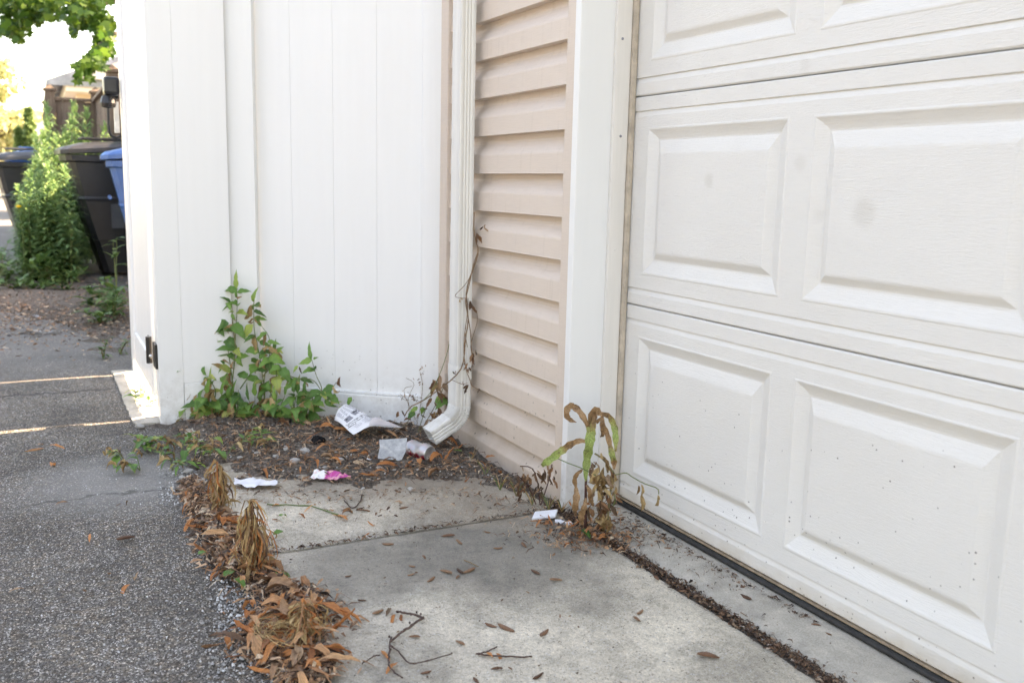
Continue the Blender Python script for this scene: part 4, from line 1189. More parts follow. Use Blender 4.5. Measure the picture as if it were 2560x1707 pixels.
# ------------------------------------------------------------------ weeds against the fence
FD = (FB - FA).normalized(); FN = Vector((FD.y, -FD.x, 0))
def gpl(x, y, P0, n):
    d = ray(x, y); n = Vector(n); return CAM + d * (n.dot(Vector(P0) - CAM) / n.dot(d))
def build_fence_weeds():
    r = random.Random(33)
    Z3 = lambda a: (300 + a[0] / 3.015, 680 + a[1] / 3.015)
    def plant(name, label, off, stems, leaves=(), dens=1.0, shr=.25, group=None, LL=.086, start=.12):
        """stems: lists of points in the zoomed view; off: distance in front of the fence run"""
        P0 = FA + FN * off
        b = Z3(stems[0][0]); bp = gpl(b[0], b[1], P0, FN); bp = Vector((bp.x, bp.y, ground_h(bp.x, bp.y)))
        t = thing(name, bp, label, 'weed', group)
        for si, st in enumerate(stems):
            pts = [gpl(*Z3(q), P0 + FN * r.uniform(-.012, .012), FN) for q in st]
            if si == 0 or pts[0].z < .05: pts[0].z = ground_h(pts[0].x, pts[0].y) - .004
            pth = smooth_path(pts, 14)
            MB().tube(pth, [.0026 - .00013 * i for i in range(14)], 6).build('stem', 'stem', t, smooth=True)
            L = sum((pth[i + 1] - pth[i]).length for i in range(13))
            n = max(2, int(L / .040 * dens))
            for k in range(n):
                u = start + (1 - start) * (k + .6) / n; q = pth[min(13, int(u * 13))]
                tan = (pth[min(13, int(u * 13) + 1)] - pth[max(0, int(u * 13) - 1)]).normalized()
                a0 = r.uniform(-.9, .9) + (k % 2) * 1.1
                for sg in (-1, 1):
                    if r.random() < .12: continue
                    side = (FD * math.cos(a0) + FN * math.sin(a0)) * sg
                    if side.dot(FN) < -.25: side = side - FN * 2 * side.dot(FN)
                    d = side + tan * r.uniform(-.1, .7) + Vector((0, 0, r.uniform(-.75, .15)))
                    if r.random() < shr:
                        d = side * .6 + Vector((0, 0, -r.uniform(.6, 1.4)))
                        leaf_at(r.choice(STRAW), 'leaf', q, d, FN, LL * r.uniform(.5, .95), t)
                    else:
                        leaf_at(r.choice(GREEN), 'leaf', q, d, Vector((0, 0, 1)) + FN * .9, LL * r.uniform(.65, 1.12) * (1 - .25 * u), t)
            if si == 0 or r.random() < .7:
                leaf_at(r.choice(GREEN_N), 'leaf', pth[-1], (pth[-1] - pth[-3]) + Vector((0, 0, .01)), FN, LL * .8, t)
        for (a, b_, kind) in leaves:
            A = gpl(*Z3(a), P0 + FN * .01, FN); B = gpl(*Z3(b_), P0 + FN * r.uniform(.01, .03), FN)
            me = {'g': GREEN, 'n': GREEN_N, 's': STRAW, 'd': DULL}[kind][r.randrange(6)]
            leaf_at(me, 'leaf', A, B - A, FN + Vector((0, 0, .5)), (B - A).length, t)
        return t
    plant('climbing_weed', 'tallest leafy green weed standing against the white fence', .10,
          [[(860, 1105), (840, 920), (866, 640), (870, 480), (880, 330), (884, 200), (880, 125)], [(880, 1090), (845, 800), (800, 520), (745, 400)], [(850, 1100), (800, 900), (775, 740), (745, 560)], [(872, 560), (850, 380), (842, 250), (830, 215)]],
          [((795, 360), (655, 495), 'g'), ((800, 400), (620, 445), 'g'), ((820, 385), (690, 440), 'g'), ((740, 370), (622, 365), 'n'), ((745, 360), (720, 322), 'n'), ((835, 240), (760, 292), 'n'), ((884, 195), (862, 110), 'n'), ((886, 200), (912, 180), 's'), ((840, 315), (870, 370), 'g'), ((765, 700), (705, 792), 'g'), ((880, 640), (975, 632), 'g'), ((885, 640), (920, 720), 'g'), ((770, 660), (820, 690), 's'), ((740, 480), (745, 590), 's'), ((870, 205), (880, 262), 'g'), ((780, 440), (700, 470), 'g'), ((860, 300), (800, 298), 'n')], .62, .3)
    plant('climbing_weed', 'thin leafy weed with long pointed leaves right of the tallest weed', .09,
          [[(1020, 1105), (1092, 940), (1075, 790), (1040, 560), (1012, 440), (1008, 295), (1008, 225)], [(1095, 1060), (1085, 820), (1130, 620), (1122, 490), (1068, 410)], [(905, 880), (1000, 740), (1040, 660)], [(1075, 790), (1140, 700), (1160, 640)]],
          [((1008, 290), (1008, 222), 'n'), ((1012, 288), (1108, 338), 'n'), ((1002, 395), (918, 512), 'g'), ((1020, 350), (1045, 385), 's'), ((1040, 520), (1065, 470), 'g'), ((1050, 520), (1140, 560), 'g'), ((1045, 640), (1120, 625), 'g'), ((1130, 630), (1248, 692), 'g'), ((1035, 590), (1000, 620), 'g'), ((1180, 600), (1232, 560), 'g'), ((1200, 590), (1230, 615), 'g'), ((1110, 520), (1215, 545), 'n'), ((1060, 660), (1040, 745), 's'), ((1160, 660), (1175, 705), 'd')], .55, .3)
    plant('climbing_weed', 'weed arching right along the fence with a drooping yellowed leaf', .11,
          [[(1110, 1110), (1180, 960), (1180, 700), (1245, 768)], [(1245, 768), (1330, 800), (1450, 812), (1520, 900), (1545, 960)], [(1490, 1035), (1522, 890), (1480, 780), (1445, 660)], [(1495, 1035), (1445, 940), (1420, 900), (1330, 905)], [(1560, 1000), (1590, 900), (1630, 830)]],
          [((1285, 770), (1185, 830), 'g'), ((1450, 660), (1340, 692), 'g'), ((1440, 660), (1438, 605), 'n'), ((1455, 655), (1492, 640), 'g'), ((1340, 705), (1300, 760), 'g'), ((1350, 710), (1370, 770), 'd'), ((1420, 905), (1330, 912), 'g'), ((1430, 910), (1345, 975), 'g'), ((1580, 990), (1668, 970), 'n'), ((1660, 790), (1655, 900), 'd'), ((1680, 1010), (1640, 1070), 'g'), ((1745, 940), (1710, 1015), 'g'), ((1400, 830), (1410, 870), 's')], .55, .35)
    plant('climbing_weed', 'shorter drooping weed at the left end of the fence run', .16,
          [[(452, 1135), (435, 960), (430, 880), (437, 790), (460, 690)], [(560, 1130), (548, 940), (545, 800)], [(470, 1120), (500, 940), (512, 790), (490, 720)], [(640, 1110), (720, 930), (690, 830), (650, 780)]],
          [((437, 790), (315, 825), 'g'), ((440, 790), (450, 720), 'g'), ((455, 690), (485, 690), 'n'), ((400, 850), (395, 930), 's'), ((500, 860), (505, 790), 'g'), ((645, 785), (632, 870), 'n'), ((650, 790), (700, 870), 'n'), ((430, 990), (312, 1020), 'n'), ((445, 1080), (500, 1100), 'g'), ((380, 1050), (350, 1130), 'g'), ((330, 1070), (290, 1110), 'n'), ((545, 900), (520, 1010), 's'), ((560, 960), (560, 1120), 's'), ((580, 920), (590, 1060), 's')], .9, .42)
    # lower growth filling the foot of the fence
    for i in range(11):
        x = 380 + i * 104 + r.uniform(-25, 25); y = 1110 + r.uniform(-25, 70) - 25 * (i > 6)
        st = []
        for k in range(3):
            dx, dy = r.uniform(-70, 70), r.uniform(120, 290) * (1 if 2 < i < 9 else .75)
            st.append([(x, y), (x + dx * .4, y - dy * .55), (x + dx, y - dy)])
        plant('low_weed', 'low leafy weed in the green thicket at the foot of the white fence', .09 + .10 * r.random(), st, (), .8, .30, 'low weeds at the foot of the fence', .088)
    # little sprawling plants on the soil and asphalt in front
    for i, (px, py) in enumerate([(330, 1120), (375, 1110), (395, 1150), (450, 1140), (500, 1135), (350, 1165), (430, 1165), (560, 1150), (600, 1120), (660, 1125), (315, 1150), (405, 1120), (470, 1105)]):
        b = gz(px, py, .01); b.z = ground_h(b.x, b.y)
        t = thing('seedling', b, 'small half-dry seedling sprawling at the left edge of the soil bed', 'weed', 'seedlings at the edge of the soil bed')
        for s in range(3):
            a = r.uniform(0, 6.28); L = r.uniform(.03, .07)
            e = b + Vector((math.cos(a) * L, math.sin(a) * L, r.uniform(.015, .05)))
            pth = smooth_path([b, b.lerp(e, .5) + Vector((0, 0, .015)), e], 6)
            MB().tube(pth, .0012, 5).build('stem', 'stem', t)
            for k in range(4):
                q = pth[2 + k if 2 + k < 6 else 5]; aa = a + (-1) ** k * r.uniform(.5, 1.6)
                kind = STRAW if r.random() < .35 else (GREEN if r.random() < .7 else GREEN_N)
                leaf_at(r.choice(kind), 'leaf', q, (math.cos(aa), math.sin(aa), r.uniform(-.4, .35)), (0, 0, 1), r.uniform(.028, .056), t)
    # sunlit seedlings under the gate
    for px, py in ((352, 985), (372, 1012), (338, 1000)):
        b = gz(px, py, .008)
        t = thing('seedling', b, 'sunlit seedling under the white gate', 'weed', 'seedlings under the gate')
        for s in range(7):
            a = r.uniform(0, 6.28)
            leaf_at(r.choice(GREEN), 'leaf', b + Vector((0, 0, .012 * s / 2)), (math.cos(a), math.sin(a), .35), (0, 0, 1), r.uniform(.03, .055), t)
        MB().tube([b, b + Vector((0, 0, .045))], .0012, 5).build('stem', 'stem', t)
build_fence_weeds()

# ------------------------------------------------------------------ wilted weed at the door casing
def build_wilted():
    r = random.Random(9)
    W = lambda a: (1380 + a[0] / 4.125, 900 + a[1] / 4.125)
    B = gz(1466, 1325, .004)
    nv = Vector((-VIEW.x, -VIEW.y, 0))
    def P(a, off=0.0):
        return gpl(*W(a), B + nv * off, nv)
    t = thing('wilted_weed', B, 'wilted weed with long drooping half-brown leaves against the white door casing', 'weed')
    MB().tube(smooth_path([P((345, 1740)), P((345, 1560)), P((348, 1400)), P((350, 1240)), P((375, 1000)), P((400, 760)), P((440, 600)), P((470, 545))], 16), [.0040 - .00012 * i for i in range(16)], 7).build('stem', 'stem_brown', t, smooth=True)
    k = 2.36 / FPX / 4.125
    def lf(pts, w, along, off=.012, fold=.35, n=18, wave=.0016):
        m = MB(); m.along = []
        Q = [P(a, off + .012 * math.sin(i * 1.7)) for i, a in enumerate(pts)]
        ribbon(m, Q, [x * k for x in w], nv + Vector((0, 0, .1)), fold, along, n, wave, r.randrange(999))
        m.build('leaf', 'wilt', t, smooth=True)
    lf([(492, 560), (470, 512), (430, 535), (405, 640), (395, 760), (380, 880), (362, 1010), (348, 1130), (345, 1250)], [40, 60, 84, 88, 92, 90, 84, 66, 10], [.1, .15, .25, .42, .7, .8, .85, .9, .7], .02, .45, 26)
    lf([(440, 560), (420, 700), (415, 820), (408, 915)], [30, 62, 56, 12], [.2, .5, .8, .85], .012)
    lf([(370, 680), (330, 600), (270, 515), (205, 470), (158, 500), (148, 560), (185, 612), (252, 640)], [34, 56, 64, 62, 66, 60, 46, 8], [.15, .2, .1, .15, .2, .15, .1, .02], .02, .6, 24)
    lf([(352, 835), (275, 832), (185, 868), (105, 928), (20, 990), (-70, 1062), (-105, 1085)], [30, 52, 66, 74, 78, 66, 20], [.1, .18, .28, .55, .8, .85, .6], .03, .4, 22)
    lf([(470, 560), (520, 552), (590, 582), (638, 680), (655, 800), (655, 940)], [30, 44, 52, 64, 62, 14], [.1, .2, .4, .65, .75, .45], .03, .5, 20)
    lf([(455, 640), (505, 600), (530, 680), (570, 770), (598, 880), (620, 985), (640, 1060), (636, 1125)], [30, 40, 50, 54, 46, 62, 60, 14], [.1, .1, .15, .2, .4, .75, .3, .1], .035, .5, 22)
    lf([(520, 560), (512, 660), (520, 745), (515, 790)], [30, 38, 34, 36], [.1, .05, .1, .0], .04, .6)
    lf([(318, 1128), (262, 1165), (232, 1235), (246, 1312), (252, 1400), (238, 1500), (242, 1610)], [20, 40, 50, 24, 70, 66, 10], [.1, .2, .25, .1, .2, .25, .1], .012, .6, 22)
    lf([(356, 1285), (388, 1350), (398, 1440), (430, 1500)], [16, 46, 52, 16], [.15, .25, .2, .1], .02, .5)
    lf([(350, 1420), (330, 1520), (300, 1600), (315, 1700)], [20, 56, 66, 12], [.1, .2, .15, .05], .03, .5)
    # second plant: shrivelled, with two thin side shoots
    B2 = gz(1520, 1320, .004)
    t2 = thing('shrivelled_weed', B2, 'shrivelled weed beside the garage door with thin shoots and curled brown leaves', 'weed')
    for pts, rad in (([(578, 1700), (580, 1568), (592, 1450), (612, 1300), (640, 1185), (600, 1110), (515, 1010), (440, 962)], .0026), ([(640, 1185), (700, 1172), (768, 1163), (830, 1205), (960, 1275), (1085, 1320), (1100, 1380)], .0013), ([(470, 1200), (415, 1170), (300, 1112), (170, 1062), (50, 1010)], .0012), ([(600, 1568), (650, 1450), (640, 1380)], .0014)):
        MB().tube(smooth_path([P(q, .035) for q in pts], 16), rad, 6).build('stem', 'stem', t2, smooth=True)
    def shr(cx, cy, sx, sy, n, L0, L1, mats, par, off=.03):
        for _ in range(n):
            q = P((cx + r.gauss(0, sx), cy + r.gauss(0, sy)), off + r.uniform(-.03, .03))
            if q.z < .01: q.z = .012
            d = Vector((r.gauss(0, .45), r.gauss(0, .45), -1))
            leaf_at(r.choice(mats), 'leaf', q, d, nv + Vector((r.gauss(0, .6), r.gauss(0, .6), 0)), r.uniform(L0, L1), par)
    shr(510, 1130, 24, 90, 14, .03, .055, STRAW, t2)
    shr(500, 1290, 30, 60, 12, .025, .05, STRAW, t2)
    shr(590, 1300, 35, 130, 22, .02, .045, DULL, t2)
    shr(610, 1200, 30, 80, 8, .02, .04, STRAW, t2)
    shr(480, 1500, 60, 60, 14, .025, .05, DULL, t2)
    shr(560, 1600, 40, 50, 14, .025, .05, STRAW, t2)
    shr(400, 1100, 24, 50, 9, .02, .04, DULL, t2)
    R6 = lambda a: W(((1280 + a[0] / 3.5636 - 1380) * 4.125, (960 + a[1] / 3.5636 - 900) * 4.125))
    for (a, b) in (((1155, 890), (1150, 1010)), ((1150, 980), (1155, 1140)), ((1130, 900), (1110, 985)), ((1300, 985), (1330, 1070)), ((1300, 1020), (1285, 1140)), ((1305, 1000), (1275, 1085))):
        A_ = gpl(*R6(a), B + nv * .05, nv); B_ = gpl(*R6(b), B + nv * .06, nv)
        leaf_at(r.choice(STRAW), 'leaf', A_, B_ - A_, nv, (B_ - A_).length * 1.05, t2)
    # dark withered weed in front of the siding
    B3 = gz(1350, 1262, .01)
    t3 = thing('withered_weed', B3, 'dark withered weed drooping at the foot of the beige siding', 'weed')
    for pts in ([(1350, 1262), (1345, 1210), (1330, 1170), (1300, 1165)], [(1352, 1262), (1372, 1200), (1380, 1160)], [(1340, 1260), (1320, 1215), (1296, 1190)]):
        MB().tube(smooth_path([gpl(*q, B3, nv) for q in pts], 10), .0016, 5).build('stem', 'stem_brown', t3)
    for _ in range(60):
        px, py = r.choice([(1345, 1185), (1365, 1180), (1330, 1200), (1380, 1190), (1305, 1190), (1298, 1215), (1355, 1220)])
        q = gpl(px + r.gauss(0, 8), py + r.gauss(0, 12), B3 + nv * r.uniform(-.03, .04), nv)
        leaf_at(r.choice(DULL), 'leaf', q, Vector((r.gauss(0, .5), r.gauss(0, .5), -1)), nv, r.uniform(.014, .034), t3)
    # small grass tufts at the foot of siding and casing
    for px, py, n in ((1330, 1262, 9), (1372, 1275, 12), (1250, 1225, 8), (1290, 1240, 8), (1405, 1280, 7), (1215, 1190, 5), (1180, 1150, 5)):
        b = gz(px, py, .006)
        tt = thing('grass_tuft', b, 'thin half-dry grass tuft at the foot of the siding', 'grass', 'grass tufts along the siding')
        for _ in range(n):
            a = r.uniform(0, 6.28); L = r.uniform(.02, .055); e = b + Vector((math.cos(a) * L * .6, math.sin(a) * L * .6, L))
            m = MB(); ribbon(m, [b, b.lerp(e, .5) + Vector((0, 0, L * .15)), e], [.0022, .002, .0006], nv, .3, None, 6)
            m.build('blade', 'stem' if r.random() < .6 else 'straw', tt)
build_wilted()

# ------------------------------------------------------------------ dried stalks along the asphalt edge
def build_dry_stalks():
    r = random.Random(17)
    for (bx, by, tx, ty, n, rad, label) in ((548, 1275, 541, 1152, 30, .022, 'straw-coloured dead weed stalk furthest along the litter row, near the soil bed'),
                                            (640, 1438, 622, 1250, 40, .026, 'tallest dead brown weed stalk standing in the litter row'),
                                            (748, 1600, 757, 1505, 30, .032, 'short dead weed stalk in the nearest heap of dry leaves')):
        b = gz(bx, by, .0); d = depth_of(b); nv = -VIEW
        top = gpl(tx, ty, b, nv)
        t = thing('dead_stalk', b, label, 'dead weed')
        core = smooth_path([b, b.lerp(top, .5) + RIGHT * .006, top], 10)
        MB().tube(core, [.0045, .004, .004, .0035, .003, .003, .0025, .002, .002, .0012], 6).build('stem', 'straw', t)
        H = (top - b).length
        for k in range(int(n * 3.4)):
            u = r.uniform(.22, 1.0) ** .8; q = core[min(9, int(u * 9))]
            a = r.uniform(0, 6.28); out = Vector((math.cos(a), math.sin(a), 0)) * rad * r.uniform(.15, .85)
            L = H * u * r.uniform(.3, 1.0); J = lambda g: Vector((r.gauss(0, g), r.gauss(0, g), r.gauss(0, g)))
            loose = r.random() < .38
            P_ = [q, q + out * .6 + Vector((0, 0, (.012 if loose else -L * .1))) + J(.002), q + out * (1.2 + .8 * loose) + Vector((0, 0, -L * .35)) + J(.005), q + out * (1 + .9 * loose) + Vector((0, 0, -L * .7)) + J(.006), q + out * r.uniform(.5, 2.4) + Vector((0, 0, -min(L, q.z - .004))) + J(.004)]
            m = MB(); m.along = None
            ribbon(m, P_, [.0008, .0026 * r.uniform(.3, 2.2), .0032 * r.uniform(.2, 2.2), .0024 * r.uniform(.3, 2.0), .0006], out.normalized() + J(.9), .8, None, 13, .0014, k)
            m.build('leaf', r.choice(['straw', 'straw', 'straw', 'leaf_dead_dull', 'leaf_dead']), t)
        for k in range(4):
            a = r.uniform(0, 6.28); q = b + Vector((math.cos(a) * .02, math.sin(a) * .02, .02))
            leaf_at(r.choice(STRAW), 'leaf', q, Vector((math.cos(a), math.sin(a), .25)), (0, 0, 1), r.uniform(.03, .05), t)
build_dry_stalks()

# ------------------------------------------------------------------ dead vine on the downspout
def build_vine():
    r = random.Random(4)
    R5 = lambda a: (1000 + a[0] / 2.613, 500 + a[1] / 2.613)
    P0 = Vector((.054, -.080, 0)); nv = -VIEW
    b = gz(1010, 1075, .03)
    t = thing('dead_vine', b, 'dead brown vine twisting up the white downspout', 'vine')
    def tube(pts, rad, off=0.0, mat='vine'):
        MB().tube(smooth_path([gpl(*R5(q), P0 + nv * off, nv) for q in pts], 30), rad, 6).build('stem', mat, t, smooth=True)
    tube([(485, 80), (482, 180), (492, 260), (512, 330), (490, 420), (455, 510), (432, 610), (440, 700), (445, 800), (428, 900), (420, 1010), (400, 1100), (340, 1170), (250, 1240), (150, 1310), (70, 1350), (30, 1410)], .0020)
    tube([(512, 330), (478, 430), (460, 520), (440, 600), (428, 660), (440, 740), (460, 860), (465, 960), (475, 1060), (455, 1110), (430, 1110)], .0016, .006)
    tube([(460, 500), (420, 560), (360, 625), (400, 640), (430, 640)], .0010, .012)
    tube([(430, 820), (420, 900), (418, 1000), (425, 1080)], .0015, .008)
    tube([(500, 720), (505, 790), (480, 880), (462, 950), (470, 1010)], .0010, .0)
    tube([(430, 1110), (455, 1170), (470, 1210), (520, 1240)], .0013, .004)
    tube([(330, 1170), (400, 1200), (440, 1195)], .0009, .01)
    tube([(445, 640), (438, 760), (425, 860), (440, 960)], .0012, .010)
    tube([(150, 1310), (210, 1240), (270, 1110), (310, 990), (320, 940)], .0011, .03, 'stem')
    for (cx, cy, n, L, mats) in ((500, 215, 4, .034, DULL), (550, 175, 3, .018, DULL), (462, 670, 4, .034, DULL), (395, 650, 2, .02, STRAW), (468, 1010, 5, .032, DULL), (430, 1060, 3, .02, DULL), (500, 985, 3, .018, DULL), (440, 1105, 4, .018, DULL), (432, 1215, 3, .022, DULL), (412, 1200, 2, .014, DULL), (515, 1240, 3, .016, DULL), (360, 1115, 2, .016, DULL)):
        for _ in range(n):
            q = gpl(*R5((cx + r.gauss(0, 6), cy + r.gauss(0, 9))), P0 + nv * .006, nv)
            leaf_at(r.choice(mats), 'leaf', q, Vector((r.gauss(0, .6), r.gauss(0, .6), -1)), nv, L * r.uniform(.7, 1.2), t)
    # broad leaves behind the elbow
    t2 = thing('vine_clump', gz(1070, 1080, .02), 'clump of brown and green vine leaves behind the downspout elbow', 'vine')
    P2 = Vector((-.18, -.14, 0))
    for px, py, L, mats in ((1098, 940, .07, DULL), (1085, 950, .06, DULL), (1110, 955, .07, DULL), (1100, 965, .05, STRAW), (1088, 975, .05, DULL), (1112, 1000, .05, GREEN), (1100, 995, .045, GREEN), (1085, 1000, .04, DULL), (1078, 1030, .05, DULL), (1092, 1030, .05, STRAW), (1070, 1045, .05, DULL), (1105, 1020, .05, DULL), (1040, 1022, .035, GREEN), (1058, 1020, .035, GREEN), (1050, 1035, .03, DULL), (1000, 1030, .03, DULL)):
        for _ in range(2):
            q = gpl(px + r.gauss(0, 4), py + r.gauss(0, 4), P2, nv); q.z = max(q.z, .03)
            leaf_at(r.choice(mats), 'leaf', q, Vector((r.gauss(0, .7), r.gauss(0, .7), -.7)), nv + Vector((0, 0, .5)), L * r.uniform(.8, 1.2), t2)
    for pts in ([(1045, 1080), (1065, 1020), (1098, 940)], [(1050, 1080), (1090, 1010), (1112, 960)], [(1000, 1075), (1030, 1040), (1042, 1015)]):
        MB().tube(smooth_path([gpl(*q, P2, nv) for q in pts], 10), .0014, 5).build('stem', 'stem', t2)
    # wisps on the fence foot
    t3 = thing('vine_wisp', gz(1020, 1060, .02), 'wispy dry vine with tiny dark leaves against the fence end', 'vine')
    P3 = FA + FD * .5 + FN * .03
    for pts in ([(1040, 1070), (1052, 1010), (1056, 960), (1050, 930)], [(1030, 1065), (1020, 1000), (1035, 960), (1015, 945)], [(1045, 1060), (1010, 980), (1030, 965)], [(1020, 1000), (1000, 985)]):
        MB().tube(smooth_path([gpl(*q, P3, FN) for q in pts], 12), .0008, 5).build('stem', 'vine', t3)
    for _ in range(34):
        px, py = r.choice([(1052, 925), (1045, 945), (1055, 960), (1025, 985), (1015, 990), (1040, 990), (1005, 985), (1035, 1000)])
        q = gpl(px + r.gauss(0, 6), py + r.gauss(0, 8), P3, FN)
        leaf_at(r.choice(DULL), 'leaf', q, Vector((r.gauss(0, .7), r.gauss(0, .7), -.6)), FN, r.uniform(.008, .016), t3)
build_vine()

# ------------------------------------------------------------------ rubbish
def place_local(o, loc, rot=(0, 0, 0)):
    o.location = loc; o.rotation_euler = rot; return o
def gg(px, py, up=0.0):
    z = .01
    for _ in range(4):
        p = gz(px, py, z); z = ground_h(p.x, p.y) + up
    return gz(px, py, z)
def build_trash():
    r = random.Random(2)
    # --- printed flyer: curled sheet, print standing a hair above the paper
    corners = [(836, 1048), (868, 1018), (1011, 1071), (985, 1085), (885, 1082)]
    A = gz(836, 1050, .055); Bc = gz(1008, 1072, .045); Cc = gz(884, 1084, .045); Dd = gz(872, 1018, .075)
    # parametrise: u along the long side, v across
    def paper(u, v):
        p = (A * (1 - u) + (Bc + (Bc - A) * .02) * u) if False else None
        L0, L1 = Cc, Bc + Vector((.0, .0, .0))      # near edge
        F0, F1 = A, Dd
        a = A.lerp(Cc, v); b = Dd.lerp(Bc, v)
        p = a.lerp(b, u)
        p = p + Vector((0, 0, .018 * math.sin(math.pi * u) + .012 * (1 - v) * math.sin(math.pi * u) + .004 * math.sin(u * 9 + v * 5)))
        return p
    t = thing('flyer', paper(.5, .5) - Vector((0, 0, .03)), 'white printed flyer with boxed black letters lying by the fence', 'flyer')
    def patch(u0, u1, v0, v1, nu, nv, lift, name, mat):
        m = MB()
        for i in range(nu + 1):
            for j in range(nv + 1):
                u = u0 + (u1 - u0) * i / nu; v = v0 + (v1 - v0) * j / nv
                p = paper(u, v); n = (paper(u + .01, v) - p).cross(paper(u, v + .01) - p).normalized()
                if n.z < 0: n = -n
                m.v.append(tuple(p + n * lift))
        N = nv + 1
        for i in range(nu):
            for j in range(nv):
                a = i * N + j; m.f.append((a, a + N, a + N + 1, a + 1))
        return m, name, mat
    m, n_, mt = patch(0, 1, 0, 1, 14, 14, 0, 'sheet', 'paperwhite'); sh = m.build(n_, mt, t, smooth=True)
    so = sh.modifiers.new('thick', 'SOLIDIFY'); so.thickness = .0006
    ink, grey = MB(), MB()
    def stroke(u0, u1, v0, v1, tgt=ink, nu=2, nv=2, lift=.0012):
        mm, _, _ = patch(u0, u1, v0, v1, nu, nv, lift, '', ''); tgt.add(mm.v, mm.f)
    for k in range(7):                                   # body text
        v0 = .06 + k * .035
        for q in range(5): stroke(.10 + q * .16, .10 + q * .16 + r.uniform(.07, .13), .0 + v0, v0 + .012, grey)
    stroke(.12, .34, .33, .47, grey); stroke(.42, .66, .30, .44, grey)       # two small pictures
    stroke(.16, .30, .36, .40, ink); stroke(.46, .60, .33, .36, ink)
    stroke(.03, .97, .535, .545); stroke(.03, .97, .655, .665)                # boxed letter band
    for q in range(7):
        u = .07 + q * .128
        stroke(u, u + .012, .56, .64)
        if q % 3 != 1: stroke(u + .012, u + .07, .56, .575)
        if q % 2 == 0: stroke(u + .012, u + .07, .625, .64)
        if q % 3 == 1: stroke(u + .05, u + .062, .56, .64)
        stroke(u + .095, u + .102, .545, .655)
    for k in range(4):
        for q in range(4): stroke(.15 + q * .2, .15 + q * .2 + r.uniform(.08, .16), .70 + k * .035, .708 + k * .035, grey)
    # large letters M . C near the right end
    for u, du in ((.80, .014), (.90, .014)): stroke(u, u + du, .88, .96)
    stroke(.814, .857, .88, .905); stroke(.857, .90, .88, .905); stroke(.95, .964, .945, .96)
    for a_ in ((.60, .616, .88, .96), (.616, .68, .88, .893), (.616, .68, .947, .96)): stroke(*a_)
    ink.build('lettering', 'ink', t); grey.build('small_print', 'inkgrey', t)
    # underside curling up at the near edge
    m = MB()
    for i in range(11):
        u = .30 + .62 * i / 10
        for j in range(5):
            v = j / 4; p = paper(u, 1.0 - .20 * v * math.sin(math.pi * i / 10)); m.v.append(tuple(p + Vector((0, 0, .004 + .016 * math.sin(math.pi * v * .8) * math.sin(math.pi * i / 10)))))
    for i in range(10):
        for j in range(4): a = i * 5 + j; m.f.append((a, a + 5, a + 6, a + 1))
    m.build('curled_edge', 'paperback', t, smooth=True)
    # --- crushed drinks can
    c = gg(1050, 1126, .021); ax = (gz(1078, 1130, .034) - gz(1025, 1113, .034)).normalized()
    t = thing('drink_can', c - Vector((0, 0, .033)), 'crushed silver and red drinks can below the downspout outlet', 'can')
    prof = [(.020, -.058), (.026, -.054), (.031, -.046), (.0325, -.038), (.0325, .030), (.030, .040), (.027, .046), (.0265, .049)]
    def can_part(pr, name, mat, crush=True):
        m = MB(); m.lathe(pr, c, 28, ax)
        if crush:
            V = []
            for v in m.v:
                p = Vector(v); h = (p - c).dot(ax); rad = p - c - ax * h
                k = 1 - .5 * math.exp(-((h + .012) / .022) ** 2) * max(0, rad.normalized().dot(Vector((-.2, -.5, .75)).normalized())) - .05 * fbm(p.x, p.y, p.z, 60, 2)
                V.append(tuple(c + ax * h + rad * k))
            m.v = V
        return m.build(name, mat, t, smooth=True)
    prof = [(a * .88, b * .92) for a, b in prof]
    pr = []
    for a, b in zip(prof[:-1], prof[1:]):
        n = max(1, int(abs(b[1] - a[1]) / .006))
        for i in range(n): pr.append((a[0] + (b[0] - a[0]) * i / n, a[1] + (b[1] - a[1]) * i / n))
    pr.append(prof[-1]); can_part(pr, 'body', 'can')
    can_part([(a * .88, b * .92) for a, b in [(.0265, .0492), (.0268, .0515), (.0255, .0525), (.0240, .0515), (.0235, .047), (.020, .0455), (.001, .045)]], 'rim', 'canlid', False)
    # --- torn frosted sheet leaning on the litter
    pts = [(948, 1100), (1018, 1096), (1014, 1130), (1000, 1158), (992, 1150), (944, 1147), (950, 1118)]
    c0 = gg(980, 1150, .008); nn = (-VIEW + Vector((0, 0, 1.0))).normalized()
    m = MB(); top = [gpl(x, y, c0, nn) for x, y in pts]
    cen = sum(top, Vector()) / len(top)
    m.v = [tuple(cen)] + [tuple(p + nn * .002 * fbm(p.x, p.y, 0, 60)) for p in top]
    m.f = [(0, i + 1, (i + 1) % len(pts) + 1) for i in range(len(pts))]
    o = m.build('torn_sheet', 'sheet', None, off=cen); sd = o.modifiers.new('t', 'SOLIDIFY'); sd.thickness = .003
    tag(o, 'torn grey frosted plastic sheet leaning beside the crushed can', 'plastic scrap')
    # --- white crumpled tissue
    c0 = gg(640, 1214, .003)
    m = MB(); n = 13
    for i in range(n + 1):
        for j in range(8):
            u, v = i / n - .5, j / 7 - .5
            w = .062 * (1 - .7 * abs(u) ** 1.5 * 2.2); 
            p = c0 + RIGHT * (u * .125 + .01 * fbm(u * 3, v * 3, 1)) + (VIEW * v * w * 1.1) + Vector((0, 0, .006 + .016 * abs(fbm(u * 2.6, v * 2.6, 3)) + .005 * fbm(u * 9, v * 9, 5)))
            m.v.append(tuple(p))
    for i in range(n):
        for j in range(7): a = i * 8 + j; m.f.append((a, a + 8, a + 9, a + 1))
    o = m.build('tissue', 'paperwhite', None, smooth=True, off=c0); tag(o, 'crumpled white tissue on the concrete in front of the soil bed', 'tissue')
    # --- pink and white wrapper
    c0 = gg(822, 1192, .014)
    m = MB(); n = 12
